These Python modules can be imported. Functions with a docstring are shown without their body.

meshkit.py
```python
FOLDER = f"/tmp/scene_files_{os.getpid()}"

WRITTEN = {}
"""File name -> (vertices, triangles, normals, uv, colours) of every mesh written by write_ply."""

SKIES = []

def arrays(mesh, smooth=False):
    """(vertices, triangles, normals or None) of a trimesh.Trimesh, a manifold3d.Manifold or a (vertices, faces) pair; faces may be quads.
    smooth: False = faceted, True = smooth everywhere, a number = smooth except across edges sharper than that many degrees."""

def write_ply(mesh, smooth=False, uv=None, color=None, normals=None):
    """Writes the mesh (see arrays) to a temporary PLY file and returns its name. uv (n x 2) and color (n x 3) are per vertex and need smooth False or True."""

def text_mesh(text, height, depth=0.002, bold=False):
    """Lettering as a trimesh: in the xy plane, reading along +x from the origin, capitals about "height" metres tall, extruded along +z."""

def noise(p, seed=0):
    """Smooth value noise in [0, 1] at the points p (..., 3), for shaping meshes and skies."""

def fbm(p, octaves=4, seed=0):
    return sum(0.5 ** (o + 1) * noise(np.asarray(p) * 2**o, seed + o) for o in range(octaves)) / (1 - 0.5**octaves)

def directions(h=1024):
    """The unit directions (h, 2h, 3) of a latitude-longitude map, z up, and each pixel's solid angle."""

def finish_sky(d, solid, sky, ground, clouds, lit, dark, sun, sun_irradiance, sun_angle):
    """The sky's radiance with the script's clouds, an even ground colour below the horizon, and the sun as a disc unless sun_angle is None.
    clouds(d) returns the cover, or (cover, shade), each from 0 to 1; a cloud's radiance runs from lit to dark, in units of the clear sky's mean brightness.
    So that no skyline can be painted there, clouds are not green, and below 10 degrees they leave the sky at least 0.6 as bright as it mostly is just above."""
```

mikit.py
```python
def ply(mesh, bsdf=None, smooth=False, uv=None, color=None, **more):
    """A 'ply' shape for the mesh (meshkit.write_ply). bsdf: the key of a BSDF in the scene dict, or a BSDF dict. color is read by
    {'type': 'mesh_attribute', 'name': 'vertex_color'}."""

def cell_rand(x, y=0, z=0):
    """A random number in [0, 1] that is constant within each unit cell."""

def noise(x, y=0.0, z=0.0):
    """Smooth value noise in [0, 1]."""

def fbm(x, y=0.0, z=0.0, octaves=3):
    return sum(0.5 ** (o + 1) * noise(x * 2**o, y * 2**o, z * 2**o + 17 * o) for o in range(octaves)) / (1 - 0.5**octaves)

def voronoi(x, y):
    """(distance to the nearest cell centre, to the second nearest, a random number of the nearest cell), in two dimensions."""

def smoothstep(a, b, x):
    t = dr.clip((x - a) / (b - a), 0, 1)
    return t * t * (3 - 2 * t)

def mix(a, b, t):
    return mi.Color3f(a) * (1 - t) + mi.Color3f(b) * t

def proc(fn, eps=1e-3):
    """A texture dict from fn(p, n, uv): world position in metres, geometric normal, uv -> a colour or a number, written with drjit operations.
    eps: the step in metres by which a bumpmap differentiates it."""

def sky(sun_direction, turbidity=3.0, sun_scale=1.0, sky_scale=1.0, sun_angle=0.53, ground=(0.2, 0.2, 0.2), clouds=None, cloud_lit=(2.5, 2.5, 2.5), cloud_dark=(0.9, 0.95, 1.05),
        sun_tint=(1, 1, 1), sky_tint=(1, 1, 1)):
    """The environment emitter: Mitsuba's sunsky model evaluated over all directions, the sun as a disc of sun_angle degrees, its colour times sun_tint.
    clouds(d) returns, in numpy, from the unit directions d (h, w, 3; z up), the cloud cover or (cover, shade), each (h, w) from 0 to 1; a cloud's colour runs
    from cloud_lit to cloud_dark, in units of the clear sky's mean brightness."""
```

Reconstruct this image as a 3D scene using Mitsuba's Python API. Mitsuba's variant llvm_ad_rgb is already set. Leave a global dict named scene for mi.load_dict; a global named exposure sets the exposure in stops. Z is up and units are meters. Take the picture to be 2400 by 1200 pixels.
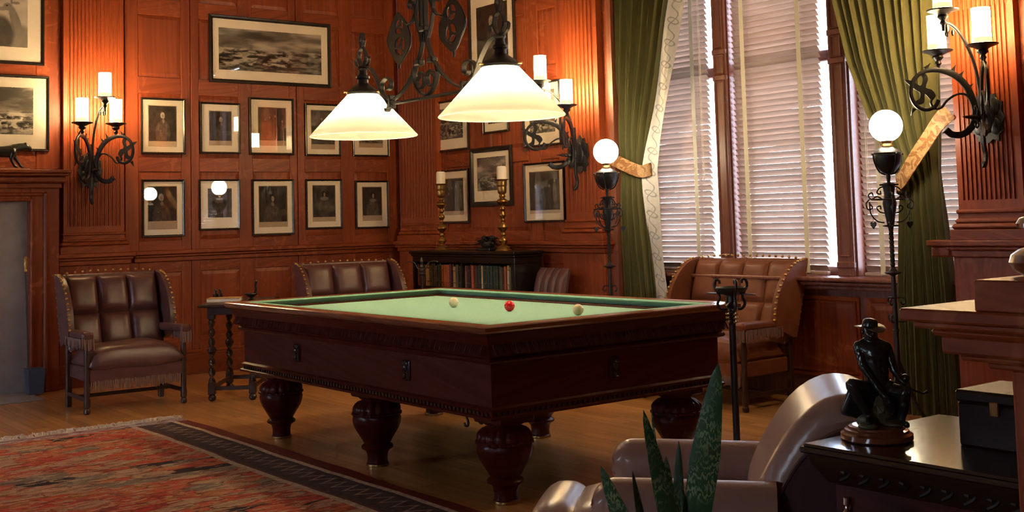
import math, random, numpy as np, trimesh, mitsuba as mi, drjit as dr, mikit, meshkit
import manifold3d as m3
from shapely.geometry import Polygon
from mikit import noise, fbm, voronoi, cell_rand, smoothstep, mix
random.seed(7); RNG = np.random.RandomState(7)
T = mi.ScalarTransform4f
scene, labels = {}, {}
PI = math.pi
# ---------------------------------------------------------------- camera, sky, exposure
CAM = np.array([10.3, -6.4, 1.33])
YAW, PITCH, ROLL, FOC, CY = 0.65293, 0.070355, 0.027478, 2727.4, 320.1
FWD = np.array([-math.cos(YAW) * math.cos(PITCH), math.sin(YAW) * math.cos(PITCH), math.sin(PITCH)])
_r0 = np.cross(FWD, [0, 0, 1.0]); _r0 /= np.linalg.norm(_r0); _d0 = np.cross(FWD, _r0)
RIGHT = math.cos(ROLL) * _r0 + math.sin(ROLL) * _d0
DOWN = -math.sin(ROLL) * _r0 + math.cos(ROLL) * _d0
scene['camera'] = {'type': 'perspective', 'fov': 2 * math.degrees(math.atan(1200 / FOC)), 'fov_axis': 'x', 'near_clip': 0.05, 'far_clip': 500.0,
                   'principal_point_offset_y': (600 - CY) / 1200,
                   'to_world': T().look_at(origin=CAM.tolist(), target=(CAM + FWD).tolist(), up=(-DOWN).tolist())}
exposure = 2.42
CANDLE, GLOBE, BULB = 20.0, 9.0, 68.0
SKY = mikit.sky((0.3, -0.8, 0.75), turbidity=4.0, sun_scale=0.0, sky_scale=26.0, ground=(0.35, 0.33, 0.30), sky_tint=(0.95, 1.0, 1.08),
                clouds=lambda d: 0.55 * np.ones(d.shape[:2]), cloud_lit=(1.38, 1.6, 1.88))
scene['sky'] = SKY

# ---------------------------------------------------------------- registry
def key_for(name, parent=None):
    base = (parent + '__' if parent else '') + name
    k, i = base, 0
    while k in scene or k in labels:
        i += 1; k = '%s_%03d' % (base, i)
    return k
def tag(k, label=None, cat=None, group=None, kind=None):
    d = labels.setdefault(k, {})
    for a, b in (('label', label), ('category', cat), ('group', group), ('kind', kind)):
        if b: d[a] = b
    return k
def thing(name, label, cat, group=None):
    k = key_for(name); return tag(k, label, cat, group)
def put(name, mesh, mat, parent=None, smooth=False, tw=None, label=None, cat=None, group=None, kind=None, uv=None, **more):
    k = key_for(name, parent)
    d = mesh if isinstance(mesh, dict) else mikit.ply(mesh, mat, smooth=smooth, uv=uv, **more)
    if tw is not None: d = {**d, 'to_world': T(np.asarray(tw, float).tolist())}
    scene[k] = d
    if label or cat or group or kind: tag(k, label, cat, group, kind)
    return k
def ply(mesh, mat, smooth=False): return mikit.ply(mesh, mat, smooth=smooth)
def dup(src, name, M, label, cat=None, group=None):
    """copy of a thing whose entries all carry to_world; M replaces the base placement (entries were built in local space)"""
    k = thing(name, label, cat or labels[src]['category'], group or labels[src].get('group'))
    for s in [x for x in scene if x.startswith(src + '__')]:
        rel = LOCAL.get(s, np.eye(4))
        scene[k + s[len(src):]] = {**scene[s], 'to_world': T((np.asarray(M) @ rel).tolist())}
        if s in labels: labels[k + s[len(src):]] = dict(labels[s])
        LOCAL[k + s[len(src):]] = rel
    return k
LOCAL = {}
def rotz(a):
    c, s = math.cos(a), math.sin(a); return np.array([[c, -s, 0, 0], [s, c, 0, 0], [0, 0, 1, 0], [0, 0, 0, 1.0]])
def rotx(a):
    c, s = math.cos(a), math.sin(a); return np.array([[1, 0, 0, 0], [0, c, -s, 0], [0, s, c, 0], [0, 0, 0, 1.0]])
def roty(a):
    c, s = math.cos(a), math.sin(a); return np.array([[c, 0, s, 0], [0, 1, 0, 0], [-s, 0, c, 0], [0, 0, 0, 1.0]])
def mv(x, y, z):
    m = np.eye(4); m[:3, 3] = (x, y, z); return m
def scl(x, y, z): return np.diag([x, y, z, 1.0])
def xf(m, M): q = m.copy(); q.apply_transform(M); return q
cat_ = trimesh.util.concatenate

# ---------------------------------------------------------------- meshes
def bb(x0, x1, y0, y1, z0, z1, b=0.0):
    c = np.array([(x0 + x1) / 2, (y0 + y1) / 2, (z0 + z1) / 2]); h = np.array([x1 - x0, y1 - y0, z1 - z0]) / 2
    if b <= 0:
        m = trimesh.creation.box(2 * h); m.apply_translation(c); return m
    b = min(b, 0.49 * min(2 * h)); P = []
    for sx in (-1, 1):
        for sy in (-1, 1):
            for sz in (-1, 1):
                s = np.array([sx, sy, sz]); 
                for k in range(3):
                    o = h - b; o[k] = h[k]; P.append(c + s * o)
    return trimesh.convex.convex_hull(np.array(P))
def lathe(prof, n=32, gad=None, soft=False):
    """prof [(r,z)...] bottom to top; gad(r,z,theta)->r"""
    P = np.array(prof, float); th = np.arange(n) * 2 * PI / n
    if soft: P = spline(P, 5 * len(P)); P[:, 0] = np.maximum(P[:, 0], .001)
    V = []
    for r, z in P:
        rr = np.array([gad(r, z, t) for t in th]) if gad else np.full(n, r)
        V.append(np.stack([rr * np.cos(th), rr * np.sin(th), np.full(n, z)], 1))
    V = np.vstack(V); F = []
    for i in range(len(P) - 1):
        a = i * n + np.arange(n); b = i * n + (np.arange(n) + 1) % n
        F += [np.stack([a, b, b + n], 1), np.stack([a, b + n, a + n], 1)]
    c0, c1 = len(V), len(V) + 1
    V = np.vstack([V, [[0, 0, P[0, 1]], [0, 0, P[-1, 1]]]]); i = np.arange(n); j = (i + 1) % n
    if P[0, 0] > 1e-6: F.append(np.stack([np.full(n, c0), j, i], 1))
    if P[-1, 0] > 1e-6: F.append(np.stack([np.full(n, c1), i + n * (len(P) - 1), j + n * (len(P) - 1)], 1))
    m = trimesh.Trimesh(V, np.vstack(F), process=False); m.update_faces(m.nondegenerate_faces()); return m
def circ(r, n=8, ry=None): t = np.arange(n) * 2 * PI / n; return np.stack([r * np.cos(t), (ry or r) * np.sin(t)], 1)
def rrect(w, h, r, n=4):
    P = []
    for cx, cy, a in ((w / 2 - r, h / 2 - r, 0), (-w / 2 + r, h / 2 - r, 90), (-w / 2 + r, -h / 2 + r, 180), (w / 2 - r, -h / 2 + r, 270)):
        for k in range(n + 1): t = math.radians(a + 90 * k / n); P.append((cx + r * math.cos(t), cy + r * math.sin(t)))
    return np.array(P)
def spline(P, n):
    P = np.asarray(P, float); 
    if len(P) < 3: return np.array([P[0] + (P[-1] - P[0]) * t for t in np.linspace(0, 1, n)])
    Q = np.vstack([2 * P[0] - P[1], P, 2 * P[-1] - P[-2]]); out = []
    for u in np.linspace(0, len(P) - 1 - 1e-9, n):
        i = int(u); t = u - i; a, b, c, d = Q[i:i + 4]
        out.append(0.5 * (2 * b + (c - a) * t + (2 * a - 5 * b + 4 * c - d) * t * t + (3 * b - a - 3 * c + d) * t ** 3))
    return np.array(out)
def sweep(path, sec, up=(0, 0, 1), scale=None, twist=None, closed=False):
    P = np.asarray(path, float); S = np.asarray(sec, float); n, k = len(P), len(S)
    tg = np.gradient(P, axis=0)
    if closed: tg = np.roll(P, -1, 0) - np.roll(P, 1, 0)
    tg /= np.linalg.norm(tg, axis=1, keepdims=True) + 1e-12
    V = []; up = np.asarray(up, float)
    for i in range(n):
        s = np.cross(tg[i], up)
        if np.linalg.norm(s) < 1e-3: s = np.cross(tg[i], [0.31, 0.9, 0.2])
        s /= np.linalg.norm(s); u = np.cross(s, tg[i])
        Q = S.copy()
        if twist is not None: c, w = math.cos(twist[i]), math.sin(twist[i]); Q = Q @ np.array([[c, w], [-w, c]])
        if scale is not None: Q = Q * np.asarray(scale[i])
        V.append(P[i] + Q[:, :1] * s + Q[:, 1:] * u)
    V = np.vstack(V); F = []; a = np.arange(k); b = (a + 1) % k
    for i in range(n if closed else n - 1):
        j = (i + 1) % n
        F += [np.stack([i * k + a, j * k + a, j * k + b], 1), np.stack([i * k + a, j * k + b, i * k + b], 1)]
    if not closed:
        V = np.vstack([V, P[:1], P[-1:]]); c0 = n * k
        F += [np.stack([np.full(k, c0), a, b], 1), np.stack([np.full(k, c0 + 1), (n - 1) * k + b, (n - 1) * k + a], 1)]
    m = trimesh.Trimesh(V, np.vstack(F), process=False); return m
def tube(path, r, n=8, up=(0, 0, 1), closed=False):
    r = np.broadcast_to(np.asarray(r, float), (len(path),)); return sweep(path, circ(1, n), up, scale=[(q, q) for q in r], closed=closed)
def strip(path, w, t, up):   # flat iron: w along up, t in plane
    return sweep(path, rrect(t, w, min(t, w) * .25, 1), up)
def prism(poly, t, holes=None):
    p = Polygon(poly, holes or []); p = p if p.is_valid else p.buffer(0)
    m = trimesh.creation.extrude_polygon(p, t); return m
def frame_loop(prof, a, b):
    """mitred rectangular moulding: prof [(outward offset, z)] closed around the rectangle half sizes a, b"""
    V, F, k = [], [], len(prof)
    for sx, sy in ((-1, -1), (1, -1), (1, 1), (-1, 1)):
        V += [(sx * (a + o), sy * (b + o), z) for o, z in prof]
    for c in range(4):
        d = (c + 1) % 4
        for i in range(k):
            j = (i + 1) % k; F += [(c * k + i, d * k + i, d * k + j), (c * k + i, d * k + j, c * k + j)]
    m = trimesh.Trimesh(V, F, process=False); m.fix_normals(); return m
def pillow(w, h, t, n=12, e=3.0, back=0.15):
    """cushion in XY, puffing to +Z"""
    g = np.linspace(-1, 1, n + 1); X, Y = np.meshgrid(g, g, indexing='ij')
    f = (np.clip(1 - np.abs(X) ** e, 0, 1) * np.clip(1 - np.abs(Y) ** e, 0, 1)) ** 0.5
    top = np.stack([X * w / 2, Y * h / 2, t * f], -1).reshape(-1, 3); bot = np.stack([X * w / 2, Y * h / 2, -t * back * f], -1).reshape(-1, 3)
    N = (n + 1) ** 2; F = []
    for i in range(n):
        for j in range(n):
            a = i * (n + 1) + j; b = a + n + 1
            F += [(a, b, b + 1), (a, b + 1, a + 1), (N + a, N + b + 1, N + b), (N + a, N + a + 1, N + b + 1)]
    m = trimesh.Trimesh(np.vstack([top, bot]), F, process=False); m.merge_vertices(); return m
def grid_mesh(V):
    n, k = V.shape[:2]; F = []
    for i in range(n - 1):
        for j in range(k - 1):
            a = i * k + j; F += [(a, a + k, a + k + 1), (a, a + k + 1, a + 1)]
    return trimesh.Trimesh(V.reshape(-1, 3), F, process=False)
def ball(r, c=(0, 0, 0), sub=3): m = trimesh.creation.icosphere(sub, r); m.apply_translation(c); return m
def ell(c, r, sub=2): m = trimesh.creation.icosphere(sub, 1.0); m.apply_scale(r); m.apply_translation(c); return m
def blob(J, bones, edge=0.01, it=8):
    """one continuous figure: hulls of joint spheres, united, refined, smoothed"""
    parts = []
    for b in bones:
        parts.append(m3.Manifold.batch_hull([m3.Manifold.sphere(J[j][3], 14).translate([float(q) for q in J[j][:3]]) for j in b]))
    M = m3.Manifold.batch_boolean(parts, m3.OpType.Add).refine_to_length(edge).to_mesh()
    m = trimesh.Trimesh(np.array(M.vert_properties[:, :3]), np.array(M.tri_verts)); trimesh.smoothing.filter_taubin(m, iterations=it); return m

# ---------------------------------------------------------------- materials
def P_(c): return mikit.proc(c) if callable(c) else {'type': 'rgb', 'value': list(c)}
def mat(k, c, rough=0.5, metal=0.0, spec=0.5, coat=0.0, coat_gloss=0.9, sheen=0.0, bump=None, bscale=0.002):
    d = {'type': 'principled', 'base_color': P_(c), 'roughness': rough, 'metallic': metal, 'specular': spec}
    if coat: d['clearcoat'] = coat; d['clearcoat_gloss'] = coat_gloss
    if sheen: d['sheen'] = sheen
    if bump: d = {'type': 'bumpmap', 'arbitrary': mikit.proc(bump, eps=2e-3), 'scale': bscale, 'bsdf': d}
    scene[k] = {'type': 'twosided', 'bsdf': d}
    return k
def wood(c0, c1, c2, vert, fleck=0.3):
    def fn(p, n, uv):
        a, b = p.x + p.y * 1.03, p.z + 0.2 * (p.x - p.y)
        lo, cr = (b, a) if vert else (a, b)
        w = noise(lo * 1.1, cr * 3.0)
        g = fbm(cr * 70 + 6 * w, lo * 2.2, 3.0)
        big = noise(cr * 4.0, lo * 0.9, 5)
        f = smoothstep(0.66, 0.82, noise(cr * 34 + 9 * noise(lo * 7, cr * 9), lo * 26, 9.0)) * smoothstep(0.45, 0.7, noise(cr * 2.2, lo * 1.7, 2))
        c = mix(c0, c1, smoothstep(0.15, 0.85, 0.55 * g + 0.45 * big))
        return mix(c, c2, fleck * f)
    return fn
OAK0, OAK1, OAK2 = (0.155, 0.026, 0.0085), (0.265, 0.054, 0.0165), (0.38, 0.12, 0.045)
mat('oak_upright', wood(OAK0, OAK1, OAK2, True), 0.42, spec=0.3)
mat('oak_level', wood(OAK0, OAK1, OAK2, False), 0.42, spec=0.3)
mat('oak_fluted', wood((0.205, 0.037, 0.0105), (0.265, 0.049, 0.0135), (0.30, 0.07, 0.022), True, 0.15), 0.40, spec=0.3)
mat('mahogany', wood((0.036, 0.0045, 0.003), (0.064, 0.0085, 0.005), (0.08, 0.016, 0.009), False, 0.1), 0.34, spec=0.22)
mat('rail_wood', wood((0.10, 0.028, 0.012), (0.20, 0.065, 0.028), (0.25, 0.1, 0.05), False, 0.1), 0.15, spec=0.8)
mat('dark_oak', (0.022, 0.008, 0.006), 0.3, spec=0.5)
mat('near_black_wood', (0.010, 0.006, 0.005), 0.22, spec=0.6)
mat('lacquer', (0.012, 0.007, 0.006), 0.14, spec=0.9, coat=1.0, coat_gloss=0.97)
mat('chair_wood', (0.035, 0.014, 0.010), 0.35)
mat('box_wood', (0.016, 0.006, 0.005), 0.5, spec=0.2)
def floor_fn(p, n, uv):
    s = 0.085; r = dr.floor(p.y / s); l = dr.floor(p.x / 1.1 + cell_rand(r, 3) * 7)
    t = cell_rand(r, l, 5); g = fbm(p.y * 60, p.x * 3 + 9 * t, t * 9)
    c = mix((0.27, 0.115, 0.034), (0.47, 0.23, 0.075), 0.45 * t + 0.55 * g)
    fy = dr.abs(p.y / s - r - 0.5) * 2
    return c * (1 - 0.45 * smoothstep(0.95, 1.0, fy))
mat('parquet', floor_fn, 0.19, spec=0.5, coat=0.6, coat_gloss=0.93)
mat('iron', (0.022, 0.021, 0.024), 0.42, metal=0.35, spec=0.5)
mat('iron_light', (0.06, 0.06, 0.065), 0.38, metal=0.6)
mat('lamp_iron', (0.045, 0.044, 0.047), 0.4, metal=0.5)
mat('brass', (0.62, 0.40, 0.14), 0.28, metal=1.0)
mat('old_brass', (0.34, 0.20, 0.07), 0.33, metal=1.0)
mat('silver', (0.75, 0.75, 0.76), 0.2, metal=1.0)
mat('bronze', (0.045, 0.047, 0.045), 0.26, metal=0.75)
mat('bronze_green', (0.10, 0.095, 0.05), 0.45, metal=0.5)
mat('leather', lambda p, n, uv: mix((0.058, 0.021, 0.021), (0.108, 0.041, 0.039), fbm(p.x * 14, p.y * 14, p.z * 14)), 0.38, spec=0.55)
mat('leather_tan', lambda p, n, uv: mix((0.12, 0.034, 0.014), (0.19, 0.060, 0.026), fbm(p.x * 10, p.y * 10, p.z * 10)), 0.45, spec=0.25)
mat('leather_rose', (0.28, 0.150, 0.105), 0.31, spec=0.6)
mat('leather_plum', (0.045, 0.018, 0.020), 0.4)
mat('fringe_leather', (0.15, 0.085, 0.070), 0.6)
mat('cloth_green', lambda p, n, uv: mix((0.235, 0.42, 0.275), (0.275, 0.47, 0.32), fbm(p.x * 90, p.y * 90)), 0.85, spec=0.1, sheen=0.3)
mat('cushion_green', (0.20, 0.41, 0.255), 0.85, spec=0.1, sheen=0.3)
mat('ivory', (0.80, 0.70, 0.46), 0.15, spec=0.6)
mat('ivory_dark', (0.72, 0.58, 0.34), 0.15, spec=0.6)
mat('red_ball', (0.65, 0.012, 0.018), 0.12, spec=0.6)
mat('velvet', lambda p, n, uv: mix((0.090, 0.083, 0.030), (0.145, 0.134, 0.054), fbm(p.x * 6, p.y * 6, p.z * 1.5)), 0.8, spec=0.15, sheen=0.2)
def lace_fn(p, n, uv):
    a = p.z * 6.0; b = uv.x * 2 - 1
    w = dr.sin(a * 2 * PI) * 0.45
    s = dr.abs(b - w); rr = dr.abs(dr.sqrt(dr.square(b + w) + dr.square(dr.sin(a * PI))) - 0.5)
    return mix((0.66, 0.64, 0.60), (0.40, 0.39, 0.38), smoothstep(0.12, 0.05, dr.minimum(s, rr)) + 0.4 * fbm(p.x * 80, p.z * 80))
mat('lace', lace_fn, 0.8, spec=0.1)
def tie_fn(p, n, uv):
    a = noise(p.x * 38 + 3 * noise(p.z * 22, p.x * 22), p.y * 38, p.z * 38 + 3 * noise(p.x * 22, p.z * 22, 5))
    return mix((0.20, 0.080, 0.020), (0.34, 0.19, 0.075), smoothstep(0.42, 0.58, a)) * (0.75 + 0.5 * noise(p.x * 140, p.y * 140, p.z * 140))
mat('gold_brocade', tie_fn, 0.6, sheen=0.3)
mat('blind_slat', lambda p, n, uv: mix((0.30, 0.195, 0.142), (0.46, 0.33, 0.255), fbm(p.z * 70, p.x * 4, p.y * 60)), 0.4, spec=0.4)
mat('blind_tape', (0.80, 0.76, 0.62), 0.8)
mat('window_paint', wood((0.12, 0.034, 0.020), (0.20, 0.066, 0.038), (0.25, 0.1, 0.06), True, 0.1), 0.4)
mat('stone_grey', lambda p, n, uv: mix((0.22, 0.185, 0.17), (0.31, 0.265, 0.245), fbm(p.x * 9, p.y * 9, p.z * 9, 4)), 0.45, spec=0.4)
mat('frame_black', (0.012, 0.010, 0.010), 0.22, spec=0.6)
mat('mat_board', (0.88, 0.81, 0.68), 0.9, spec=0.1)
mat('print_paper', (0.46, 0.36, 0.26), 0.9, spec=0.1)
mat('wax', (0.85, 0.80, 0.70), 0.5, spec=0.4)
mat('plaster', (0.40, 0.30, 0.21), 0.9)
mat('blue_bin', (0.045, 0.055, 0.085), 0.5)
mat('fringe_white', (0.78, 0.72, 0.66), 0.9)
mat('paper', (0.75, 0.68, 0.55), 0.9)
mat('pot_clay', (0.10, 0.06, 0.05), 0.5)
mat('soil', (0.02, 0.013, 0.01), 1.0)
scene['glass_pane'] = {'type': 'thindielectric', 'int_ior': 1.5}
scene['opal_glow'] = {'type': 'twosided', 'bsdf': {'type': 'principled', 'base_color': {'type': 'rgb', 'value': [0.8, 0.74, 0.6]}, 'roughness': 0.3}}
scene['opal_shade'] = {'type': 'principledthin', 'base_color': {'type': 'rgb', 'value': [0.98, 0.88, 0.66]}, 'roughness': 0.25, 'diff_trans': 1.0, 'spec_trans': 0.0}
def leaf_fn(p, n, uv):
    w = p.z * 150 + 5.0 * noise(p.x * 110, p.y * 110, p.z * 30) + 5.0 * fbm(p.x * 330, p.y * 330, p.z * 90)
    s = smoothstep(0.45, 0.9, 0.5 + 0.5 * dr.sin(w * 2.1)) * smoothstep(0.25, 0.7, noise(p.x * 40, p.y * 40, p.z * 22))
    return mix((0.026, 0.070, 0.028), (0.17, 0.22, 0.105), s)
scene['snake_leaf'] = {'type': 'twosided', 'bsdf': {'type': 'principled', 'base_color': mikit.proc(leaf_fn), 'roughness': 0.45, 'specular': 0.25}}
RUGX0, RUGX1, RUGY0, RUGY1 = 2.33, 6.5, -5.9, -3.27
def rug_fn(p, n, uv):
    x, y = p.x, p.y; d = RUGY1 - y + 0.03 * (fbm(x * 3, 1.0) - 0.5); q = x - RUGX0
    # field: long streaks across the rug, of red, rust, cream, slate and black
    jx, jy = 0.035 * (fbm(x * 30, y * 14, 1.0) - 0.5), 0.16 * (fbm(x * 22, y * 9, 8.0) - 0.5)
    yy = (y + jy) * 4.2; xx = (x + jx) * 11
    a, b, t = voronoi(yy, xx); a2, b2, t2 = voronoi(yy * 2.9 + 7, xx * 2.4 + 3); a3, b3, t3 = voronoi(yy * 5.5 + 2, xx * 5.0 + 9)
    c = mix((0.36, 0.034, 0.026), (0.42, 0.085, 0.040), noise(x * 5, y * 3, 2))
    warm = smoothstep(0.25, 0.7, noise(x * 0.9, y * 0.8, 6))
    c = dr.select(t2 > 0.74, mix(c, (0.36, 0.15, 0.055), 0.7), c)
    c = dr.select((t > 0.76) & (b - a > 0.06), mix(c, (0.34, 0.25, 0.14), 0.35 + 0.35 * warm), c)
    c = dr.select((t > 0.50) & (t < 0.62) & (noise(x * 3, y * 2, 3) > 0.40), mix(c, (0.13, 0.15, 0.11), 0.75), c)
    c = dr.select((t < 0.14) & (noise(x * 2.0, y * 0.9, 4) > 0.50), mi.Color3f(0.030, 0.018, 0.022), c)
    c = dr.select(t3 < 0.20, mix(c, (0.46, 0.30, 0.17), 0.6), c); c = dr.select(t3 > 0.88, mix(c, (0.10, 0.03, 0.03), 0.6), c)
    c = c * (1 - 0.45 * smoothstep(0.10, 0.02, b - a))
    zig = dr.abs(dr.abs((x * 9 - dr.floor(x * 9)) * 2 - 1) * 0.11 + 0.16 - d)
    bord = mix((0.045, 0.030, 0.030), (0.20, 0.13, 0.09), smoothstep(0.02, 0.008, zig)) * (0.8 + 0.5 * noise(x * 40, y * 40))
    lite = mi.Color3f(0.36, 0.26, 0.17) * (0.75 + 0.5 * noise(x * 60, y * 60))
    out = mi.Color3f(0.11, 0.022, 0.016)
    c = dr.select(d < 0.40, lite, c); c = dr.select(d < 0.36, mi.Color3f(0.09, 0.03, 0.025), c); c = dr.select(d < 0.34, bord, c); c = dr.select(d < 0.12, lite, c); c = dr.select(d < 0.085, out, c)
    e = mix((0.42, 0.36, 0.33), (0.20, 0.10, 0.10), smoothstep(0.35, 0.65, noise(x * 60, y * 22)))
    c = dr.select(q < 0.14, mix(c, e, 0.75), c); c = dr.select((q > 0.05) & (q < 0.065), mi.Color3f(0.10, 0.05, 0.05), c)
    return c * (0.82 + 0.36 * noise(x * 130, y * 130))
mat('rug_wool', rug_fn, 0.95, spec=0.05, sheen=0.3)
def print_fn(p, n, uv):
    s = dr.floor(uv.x); st = dr.floor(uv.y); u = uv.x - s; v = uv.y - st
    R = lambda k: cell_rand(s, k, 11)
    gr = fbm(u * 9 + s * 3, v * 9, s)
    el = lambda cx, cy, rx, ry: dr.square((u - cx) / rx) + dr.square((v - cy) / ry)
    sm = lambda e, w=0.35: smoothstep(1 + w, 1 - w, e)
    # portrait
    hx, hy = 0.44 + 0.14 * R(1), 0.63 + 0.09 * R(2); k = 0.9 + 0.35 * R(3)
    g = 0.020 + 0.030 * gr
    sh = sm(el(hx - 0.01, hy - 0.50 * k, 0.27 * k, 0.38 * k), 0.25); g = dr.lerp(g, 0.035 + 0.09 * gr * gr + 0.03 * noise(u * 40, v * 12, s), sh)
    wig = R(4) > 0.55
    g = dr.lerp(g, dr.select(wig, 0.26 + 0.2 * noise(u * 60, v * 60), 0.014), sm(el(hx - 0.022, hy + 0.028 * k, 0.080 * k, 0.088 * k), 0.3))
    f = 0.30 * (0.55 + 0.45 * smoothstep(-0.045, 0.03, u - hx))
    g = dr.lerp(g, f, sm(el(hx + 0.008, hy - 0.004, 0.048 * k, 0.066 * k), 0.5))
    g = dr.lerp(g, 0.10, 0.8 * sm(el(hx - 0.006, hy + 0.010, 0.014 * k, 0.006 * k), 0.8)); g = dr.lerp(g, 0.10, 0.8 * sm(el(hx + 0.030, hy + 0.010, 0.012 * k, 0.006 * k), 0.8)); g = dr.lerp(g, 0.17, 0.8 * sm(el(hx + 0.016, hy - 0.034 * k, 0.014 * k, 0.005), 0.8)); g = dr.lerp(g, 0.2, 0.5 * sm(el(hx + 0.02, hy - 0.010, 0.006 * k, 0.02 * k), 0.8))
    bx_ = 0.035 + 0.10 * smoothstep(0.55, 0.9, R(7))
    g = dr.lerp(g, 0.13 + 0.16 * gr, sm(dr.square((u - hx - 0.008) / (bx_ * (1.4 - 3 * dr.abs(v - hy + 0.13 * k)))) + dr.square((v - hy + 0.135 * k) / 0.060), 0.5) * 0.8)
    g = dr.lerp(g, 0.16, sm(el(hx + 0.14 - 0.30 * R(5), hy - 0.40, 0.030, 0.016), 0.6) * 0.9)
    g = dr.lerp(g, 0.03 + 0.08 * gr, sm(el(0.84, 0.26, 0.16, 0.09)) * smoothstep(0.5, 0.6, R(8)))
    # landscape with beasts
    hz = 0.42 + 0.12 * R(6); cl = fbm(u * 3.2 + s, v * 6 + 2, s, 5)
    sky = 0.16 + 0.34 * smoothstep(0.3, 0.7, cl); gnd = 0.05 + 0.20 * smoothstep(0.35, 0.75, fbm(u * 16 + s, v * 22, 3, 4))
    q = dr.lerp(gnd, sky, smoothstep(hz - 0.02, hz + 0.03, v + 0.06 * noise(u * 6 + s)))
    storm = smoothstep(0.42, 0.62, fbm(u * 2.0 + s, v * 3.5, 4.0, 4)); q = dr.select(v > hz, q * (1 - 0.62 * storm), q)
    ms = smoothstep(0.05, 0.16, v) * smoothstep(hz + 0.10, hz - 0.12, v) * smoothstep(0.40, 0.60, noise(u * 5 + s, v * 4, 2))
    tw = fbm(u * 14 + 1.5 * fbm(u * 9, v * 9, s), v * 17 + s, 2.0, 4)
    q = dr.lerp(q, 0.46, smoothstep(0.54, 0.64, tw) * ms); q = dr.lerp(q, 0.02, smoothstep(0.44, 0.36, tw) * ms)
    tree = smoothstep(0.50, 0.62, fbm(u * 12 + s, v * 12, 7.0, 4)) * sm(el(0.10 + 0.1 * R(9), 0.55, 0.16, 0.24)) * smoothstep(0.3, 0.35, R(10)); q = dr.lerp(q, 0.05, tree)
    # dim interior group
    m = 0.035 + 0.06 * gr
    for i in range(4):
        cx, hh = 0.2 + 0.2 * i + 0.1 * R(60 + i), 0.45 + 0.25 * R(70 + i)
        m = dr.lerp(m, 0.05 + 0.14 * R(80 + i) * (0.5 + gr), sm(el(cx, hh - 0.25, 0.065, 0.28)))
        m = dr.lerp(m, 0.24, sm(el(cx, hh + 0.07, 0.03, 0.04)))
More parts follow.
